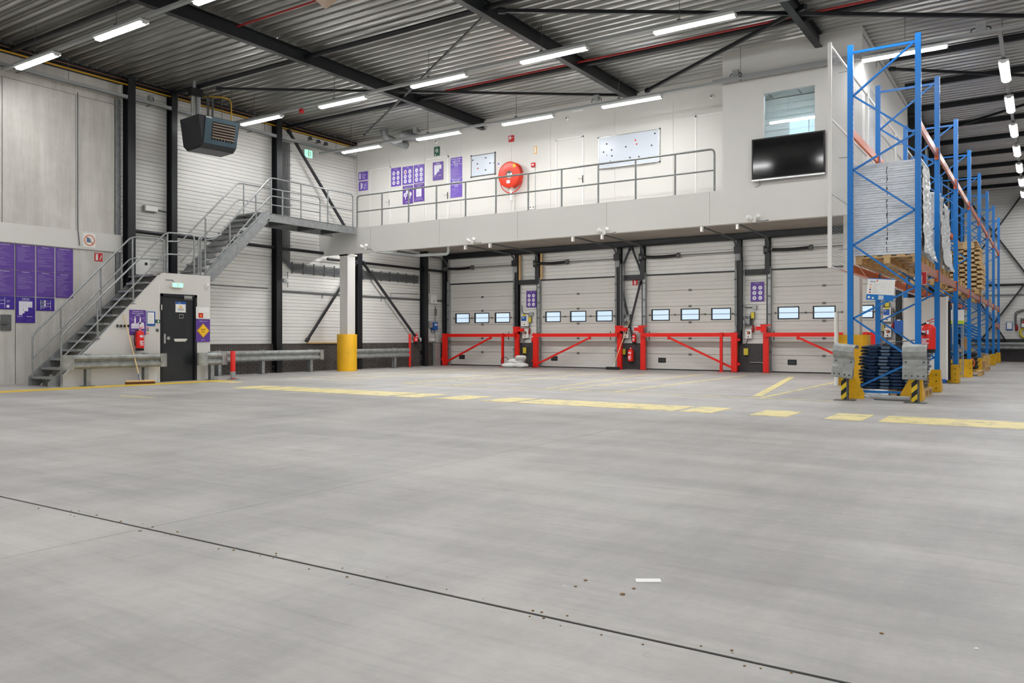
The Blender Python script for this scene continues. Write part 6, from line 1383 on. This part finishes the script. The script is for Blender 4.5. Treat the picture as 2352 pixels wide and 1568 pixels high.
t = thing('display_board', 'white board with lime green lower strip in the third rack bay', 'board', (-2.05, 24.4, 1.4)); B('board', 'paper', t, (-2.28, 24.4, 1.42, -1.78, 24.42, 1.80)); B('lime_strip', 'lime', t, (-2.28, 24.397, 1.42, -1.78, 24.40, 1.51)); B('stand', 'pvc', t, (-2.27, 24.42, 0, -2.24, 24.44, 1.5), (-1.82, 24.42, 0, -1.79, 24.44, 1.5))
t = thing('roll_cage', 'pale wire roll cage under the white and lime board', 'roll cage', (-2.1, 24.0, 0)); 
for k in range(8): MB().tube((-2.4+.085*k, 23.9, .12), (-2.4+.085*k, 23.9, 1.35), .009, 6).build('bar', 'pvc', t)
for zz in (.14, .7, 1.35): MB().tube((-2.41, 23.9, zz), (-1.79, 23.9, zz), .012, 6).build('cross_bar', 'pvc', t)
B('floor_plate', 'galv', t, (-2.4, 23.3, .10, -1.8, 23.9, .13))
for dx in (-2.35, -1.85): MB().lathe([(.05,-.02),(.05,.02)], (dx, 23.85, .05), (1,0,0), 12).build('wheel', 'black', t); 
for dx in (-2.35, -1.85): MB().lathe([(.05,-.02),(.05,.02)], (dx, 23.35, .05), (1,0,0), 12).build('wheel', 'black', t)
t = thing('rubber_hose_coil', 'heap of thick black rubber with an orange ring in the third bay', 'hose', (-1.9, 26.2, .15))
for k in range(4): pts = [(-1.98+.02*k+(.36-.03*k)*math.cos(a), 26.2+(.36-.03*k)*math.sin(a), .24+.12*k) for a in [2*math.pi*q/20 for q in range(20)]]; MB().path(pts, .07, 10, closed=True).build('coil', 'rubber', t)
MB().path([(-1.72+.09*math.cos(a), 25.78+.0*a, .36+.12*math.sin(a)) for a in [2*math.pi*q/14 for q in range(14)]], .02, 8, closed=True).build('ring', 'orange', t)
t = thing('carton_strip', 'upright brown cardboard strip behind the black rubber heap', 'cardboard', (-1.95, 27.4, 0)); MB().box(-2.05, 26.98, 0, -1.83, 27.02, 1.05).build('sheet', 'cardboard', t)
t = thing('cardboard_box', 'flat beige carton on the floor of the fourth bay', 'carton', (-2.0, 29.0, 0)); B('carton', 'cardboard', t, (-2.45, 28.95, 0, -1.6, 29.35, .32)); B('upper_carton', 'wood_light', t, (-2.3, 29.0, .32, -1.7, 29.35, .72)); B('tape', 'louvre', t, (-2.05, 28.945, 0, -2.0, 28.95, .32))
t = thing('bed_slats', 'curved pale bed slats stacked on a floor pallet in the fifth bay', 'slats', (-1.9, 30.3, .145))
for k in range(12):
    pts = [(-2.45+1.0*q/8, 29.75, .17+.032*k+.07*math.sin(math.pi*q/8)*(.3+k/14)) for q in range(9)]; m = MB()
    for a, b in zip(pts, pts[1:]): m.beam(a, b, .07, .014)
    m.build('slat', 'wood_light', t, 'stuff')
B('support_block', 'wood', t, (-2.3, 29.85, .145, -1.6, 30.5, .3))
# wire screen behind the rack
XSC = -3.02
t = thing('wire_screen', 'pale wire mesh screen along the back of the rack', 'mesh screen', (XSC, 14.3, 2.25)); m = MB()
y0, y1, z0, z1 = 14.30, 25.0, 2.25, 5.98
zz = z0
def wirebar(m, a, b, r=.0016):
    a, b = Vector(a), Vector(b); d = (b-a).normalized(); u = d.orthogonal().normalized(); v = d.cross(u); n = 3
    vs = [p+(u*math.cos(2*math.pi*k/n)+v*math.sin(2*math.pi*k/n))*r for p in (a, b) for k in range(n)]; m.add(vs, [(k, (k+1) % n, n+(k+1) % n, n+k) for k in range(n)])
while zz <= z1: wirebar(m, (XSC, y0, zz), (XSC, y1, zz)); zz += .05
yy = y0
while yy <= y1: wirebar(m, (XSC, yy, z0), (XSC, yy, z1)); yy += .10
m.build('wires', 'pvc', t, 'stuff')
for yy in (14.3, 17.7, 21.4, 24.95): B('frame_post', 'white', t, (XSC-.03, yy-.02, z0-.02, XSC+.03, yy+.03, z1+.03))
for zz in (z0, 3.5, 4.75, z1): B('frame_rail', 'white', t, (XSC-.015, y0, zz-.015, XSC+.015, y1, zz+.015))
for yy in (15.0, 17.7, 21.4): 
    for zz in (2.6, 4.2, 5.7): MB().tube((XSC, yy, zz), (RXL(yy)-.04, yy, zz), .008, 6).build('bracket', 'galv', t)

# ---------------------------------------------------------------- dock door controls, bag, cables
def box_at(t, name, mt, pxbox, yb=YB-.03, d=.14):
    l, tp, r, b = pxbox; a = onY(l, b, yb-d); e = onY(r, tp, yb-d); return MB().box(a.x, yb-d, a.z, e.x, yb, e.z).build(name, mt, t)
def front_plate(t, name, mt, pxbox, yb): l, tp, r, b = pxbox; a = onY(l, b, yb); e = onY(r, tp, yb); return MB().box(a.x, yb-.004, a.z, e.x, yb, e.z).build(name, mt, t)
def control(label, main, kind, sw, tagb, lowtag, jb, plug, side):
    l, tp, r, b = main; base = onY((l+r)/2, b, YB)
    t = thing('door_control_panel', 'door control box '+label, 'control box', base); yb = YB-.03
    box_at(t, 'case', 'white' if kind == 'blue' else 'cable', main)
    if kind == 'blue': front_plate(t, 'blue_panel', 'blue', (l+1, tp+4, r-3, tp+(b-tp)*.55), yb-.14); front_plate(t, 'display', 'green_light' if False else 'board_white', (l+3.5, tp+6, l+7, tp+9), yb-.144); front_plate(t, 'yellow_sticker', 'tag_yellow', (l+4, tp-.5, r-4, tp+4), yb-.146)
    else: front_plate(t, 'key_panel', 'pvc', (l+6, tp+2, r-2, b-3), yb-.14); front_plate(t, 'card', 'board_white', (l+1, tp+9, l+5, b-3), yb-.14); front_plate(t, 'display', 'black', (l+7.5, tp+3, r-4, tp+5), yb-.144)
    p = onY((l+r)/2, b-4, yb-.14); MB().lathe([(.02,0),(.016,.015)], p, (0,-1,0), 10).build('button', 'black', t)
    l, tp, r, b = sw; s_ = thing('main_switch', 'white switch box with orange knob '+label, 'switch', onY((l+r)/2, b, YB)); box_at(s_, 'case', 'white', sw, d=.12)
    p = onY(l+(r-l)*.55, tp+(b-tp)*.38, yb-.12); MB().lathe([(.045,0),(.045,.02),(.03,.025)], p, (0,-1,0), 16).build('knob_ring', 'black', s_); MB().lathe([(.03,.025),(.028,.045)], p, (0,-1,0), 12).build('knob', 'orange', s_)
    p = onY(l+(r-l)*.45, b-4, yb-.12); MB().lathe([(.018,0),(.016,.015)], p, (0,-1,0), 10).build('button', 'black', s_); p = onY(l+3, tp+5, yb-.12); MB().lathe([(.014,0),(.012,.01)], p, (0,-1,0), 10).build('lamp', 'blue', s_)
    a = onY((l+r)/2, b, yb); MB().path([(a.x, yb-.05, a.z), (a.x-.02, yb-.06, a.z-.1), (a.x-.06, yb-.03, a.z-.14), (a.x-.06, yb-.09, .55)], .012, 6, .04).build('cable', 'cable', s_)
    for (bb, nm, lb) in ((tagb, 'button_station', 'yellow button station '+label), (lowtag, 'floor_loop_box', 'low yellow box on the bricks '+label)):
        if not bb: continue
        q = thing(nm, lb, 'control box', onY((bb[0]+bb[2])/2, bb[3], YB)); yy_ = YB-.03 if bb[1] < 790 else YB-.07
        box_at(q, 'back', 'cable', (bb[0]-1, bb[1]-1, bb[2]+1, bb[3]+1), yy_, .05); box_at(q, 'cover', 'tag_yellow', bb, yy_-.05, .04)
        p = onY((bb[0]+bb[2])/2, bb[3], yy_); MB().tube((p.x, yy_-.03, p.z), (p.x, yy_-.03, p.z-.25), .012, 6).build('conduit', 'cable', q)
    if jb:
        q = thing('junction_box', 'grey junction box '+label, 'junction box', onY((jb[0]+jb[2])/2, jb[3], YB)); box_at(q, 'case', 'tray', jb, d=.08)
        p = onY(jb[0], (jb[1]+jb[3])/2, yb); MB().path([(p.x, yb-.03, p.z), (p.x-.18, yb-.03, p.z), (p.x-.3, yb-.03, p.z+.06), (p.x-.3, yb-.03, p.z+.3)], .014, 6, .06).build('conduit', 'cable', q)
    if plug:
        p = onY(plug[0], plug[1], yb); q = thing('power_plug', 'red industrial plug hanging '+label, 'plug', p); MB().lathe([(.03,-.12),(.045,-.1),(.05,.0),(.035,.02),(.03,.1)], p+Vector((0,-.06,0)), (.15,0,1), 14).build('body', 'dark_red', q); MB().path([p+Vector((0,-.06,.1)), p+Vector((.03,-.05,.3)), p+Vector((.0,-.03,.5))], .01, 6).build('cable', 'cable', q)
control('between the first and second dock doors', (1196.5,722,1212,749), 'blue', (1200,757,1213,776), (1213.5,728,1219,740), (1201,798,1208,811), (1216,716,1223,724), (1217.5,760), 1)
control('between the second and third dock doors', (1432,722,1447,741), 'dark', (1431,756,1443,776), None, (1429,801,1436,814), None, None, 1)
control('between the third and fourth dock doors', (1705,726,1723,747), 'dark', (1712,756,1726,777), (1725,717,1732,731), (1708,800,1718,815), (1728,701,1737,710), (1731,754), 1)
control('right of the fourth dock door behind the rack', (2028,706,2046,738), 'blue', (2031,753,2047,774), (2033,695,2042,704), (2024,745,2030,760), None, (2052,748), 1)
t = thing('blue_bin', 'blue wall box behind the rack beside the last dock control', 'box', (-3.36, YB-.2, 1.18)); B('body', 'blue', t, (-3.5, YB-.34, 1.18, -3.27, YB-.2, 1.55)); B('clip', 'white', t, (-3.43, YB-.35, 1.53, -3.35, YB-.34, 1.56))
icons('purple icon poster between the first and second dock doors', (1209.5,668,1232,706), 'purple', YB-.03, 0, 'Rules', 21); icons('purple icon poster between the third and fourth dock doors', (1724.5,648,1755,692.5), 'purple', YB-.03, 0, 'Mandatory', 22)
sg = wall_sign('inspection_sticker', 'white and green sticker card on the red lock head of the third gate', (1457,749,1462,762), 'sticker', c=YB-.34, mt='paper', t=.004); sg.rect('green', sg.w*.2, sg.h*.4, sg.w*.8, sg.h*.7).done()
# sand bags
bg = [(-15.95, 24.12, 0.0, .62, .36, .3), (-15.45, 24.05, 0.0, .60, .34, -.35), (-15.72, 24.18, .14, .62, .38, .15), (-15.50, 24.10, .24, .46, .40, -.9)]
for k, (x, y, z, l_, w_, a) in enumerate(bg):
    n, mm = 16, 8; m = MB(); vs = []; rnd = random.Random(k+40)
    for j in range(mm+1):
        for i in range(n):
            ph = math.pi*(j/mm-.5); th = 2*math.pi*i/n; cx_ = math.copysign(abs(math.cos(th))**.45, math.cos(th)); sy_ = math.copysign(abs(math.sin(th))**.45, math.sin(th)); r = max(math.cos(ph), .02)**.6
            px_, py_, pz_ = cx_*r*l_/2, sy_*r*w_/2, math.sin(ph)*.075*(1+.5*(1-abs(cx_)))
            px_ *= 1+rnd.uniform(-.05,.05); pz_ += rnd.uniform(-.012,.012)+.09
            vs.append((x+px_*math.cos(a)-py_*math.sin(a), y+px_*math.sin(a)+py_*math.cos(a), max(z+.003, z+pz_+px_*(.25 if k == 3 else 0))))
    m.add(vs, [(j*n+i, j*n+(i+1) % n, (j+1)*n+(i+1) % n, (j+1)*n+i) for j in range(mm) for i in range(n)], True); m.add(vs[:n], [tuple(range(n))[::-1]]); m.add(vs[-n:], [tuple(range(n))])
    tag(m.build('sand_bag', 'plastic_bag'), ['white sack spread left in the heap at the first gate lock post', 'white sack lying right in the heap by the second gate', 'white sack lying across the middle of the heap', 'white sack lying slanted on top of the heap'][k], 'sack')
pts = [(-16.32+.16*math.cos(q), 24.32, .20+.16*math.sin(q)) for q in [2*math.pi*i/16 for i in range(16)]]; o = MB().path(pts, .012, 6, closed=True).build('cable_coil', 'black'); tag(o, 'black cable loop behind the white sacks', 'cable')
for k, x in enumerate((DX[0][1]+.03, DX[1][1]+.03, DX[2][1]+.03)):
    wire('chain', 'hanging operating chain at the right jamb of the %s dock door' % ORD[k], 'chain', [(x, YB-.22, 3.5), (x, YB-.22, 1.45), (x+.05, YB-.22, 1.42), (x+.05, YB-.22, 3.5)], .009, 'galv_dark', 5, .03)
wire('conduit', 'pair of small bent pipes low on the bricks between the third and fourth doors', 'conduit', [(-7.6, YB-.1, .30), (-7.2, YB-.1, .30), (-7.16, YB-.1, .02)], .014, 'tray', fil=.04)
# far wall details
def fw(px, py): return onY(px, py, YE-.08)
def fb(px, py): return onY(px, py, YE-.14)
for a, b, lb in (((2352,441),(2246,585),'upper rising'), ((2232,469),(2366,640),'upper falling'), ((2366,636),(2236,803),'lower rising'), ((2236,672),(2320,797),'lower falling')):
    brace('black %s diagonal of the far wall cross bracing' % lb, tuple(fb(*a)), tuple(fb(*b)), .13, .06, 'black_steel', (0,1,0))
wire('wall_pipe', 'black horizontal pipe across the far wall', 'pipe', [(XS, YE-.06, fw(2330,653).z), (5, YE-.06, fw(2330,653).z)], .05, 'black_steel'); wire('wall_pipe', 'thin dark conduit across the far wall below the black pipe', 'pipe', [(XS, YE-.05, fw(2330,677).z), (5, YE-.05, fw(2330,677).z)], .02, 'cable')
t = thing('clipboard', 'blue framed clipboard on the far wall', 'clipboard', fw(2318, 758)); a, b = fw(2311,758), fw(2326,739.5); B('back', 'blue', t, (a.x, YE-.05, a.z, b.x, YE-.02, b.z)); B('sheet', 'paper', t, (a.x+.03, YE-.055, a.z+.05, b.x-.03, YE-.05, b.z-.02))
t = thing('far_control_box', 'dark control box with red buttons on the far wall at the right edge', 'control box', fw(2350, 752)); a, b = fw(2344,753), fw(2362,731); B('case', 'cable', t, (a.x, YE-.16, a.z, b.x, YE-.02, b.z)); B('face', 'paper', t, (a.x+.04, YE-.165, a.z+.04, b.x-.04, YE-.16, a.z+.2)); B('button', 'red_sign', t, (a.x+.06, YE-.18, a.z+.22, a.x+.16, YE-.165, a.z+.30))
for k in (0, 1): wire('conduit', 'dark bent conduit above the far plug, %s of two' % ORD[k], 'conduit', [(fw(2331+3*k,750).x, YE-.05, fw(2331,748).z), (fw(2331+3*k,750).x, YE-.05, fw(2331,716+3*k).z), (fw(2352,750).x, YE-.05, fw(2331,711+3*k).z)], .02, 'cable', fil=.15)
t = thing('power_plug', 'red plug hanging on the far wall beside the clipboard', 'plug', fw(2335, 757)); p = fw(2335,752); MB().lathe([(.04,-.14),(.06,-.1),(.06,.05),(.03,.14)], p, (0,0,1), 12).build('body', 'dark_red', t)
t = thing('cable_reel', 'yellow cable coil on the far wall at the right edge', 'cable reel', fw(2351, 770)); p = fw(2353,764); MB().path([p+Vector((.16*math.cos(q), 0, .2*math.sin(q))) for q in [2*math.pi*i/16 for i in range(16)]], .05, 8, closed=True).build('coil', 'tag_yellow', t)

# side wall of the far hall: close row of black columns and the eaves beam, seen edge-on
for k, y in enumerate((25.75, 27.3, 30.6, 34.2, 37.8, 41.4)):
    column('black steel column on the side wall behind the rack, %s from the mezzanine corner' % ORD[k], XS+.10, y, 0, ZC-.3, .2, .26)
o = MB().box(XS-.05, YB+.35, ZC-.28, XS+.16, YE, ZC-.02).build('eaves_beam', 'black_steel'); tag(o, 'black eaves beam along the side wall behind the rack', 'beam')
for x, lb in ((-16.02, 'right of the first dock door'), (-15.10, 'left of the second dock door')):
    o = MB().box(x-.035, YB-.16, 3.16, x+.035, YB-.10, 4.08).build('timber_strip', 'wood'); tag(o, 'upright wooden strip beside the black column '+lb, 'timber')
t = thing('cable_bundle', 'upright bundle of grey conduits between the second and third dock doors', 'conduit', (-12.0, YB-.2, 1.5))
for k in range(4): MB().tube((-11.93+.045*k, YB-.22, 1.45), (-11.93+.045*k, YB-.22, 3.55), .012, 6).build('conduit', ['tray','cable','galv','cable'][k], t)
t = thing('cable_bundle', 'upright bundle of dark conduits between the third and fourth dock doors', 'conduit', (-7.85, YB-.2, 1.5))
for k in range(3): MB().tube((-7.83+.045*k, YB-.22, 1.30), (-7.83+.045*k, YB-.22, 3.55), .012, 6).build('conduit', ['cable','cable','tray'][k], t)

fitting(-5.2, 18.95, 6.95, 'x', 'added tube light inside the upper office, above its window and out of sight')  # hidden fitting added to brighten the office interior
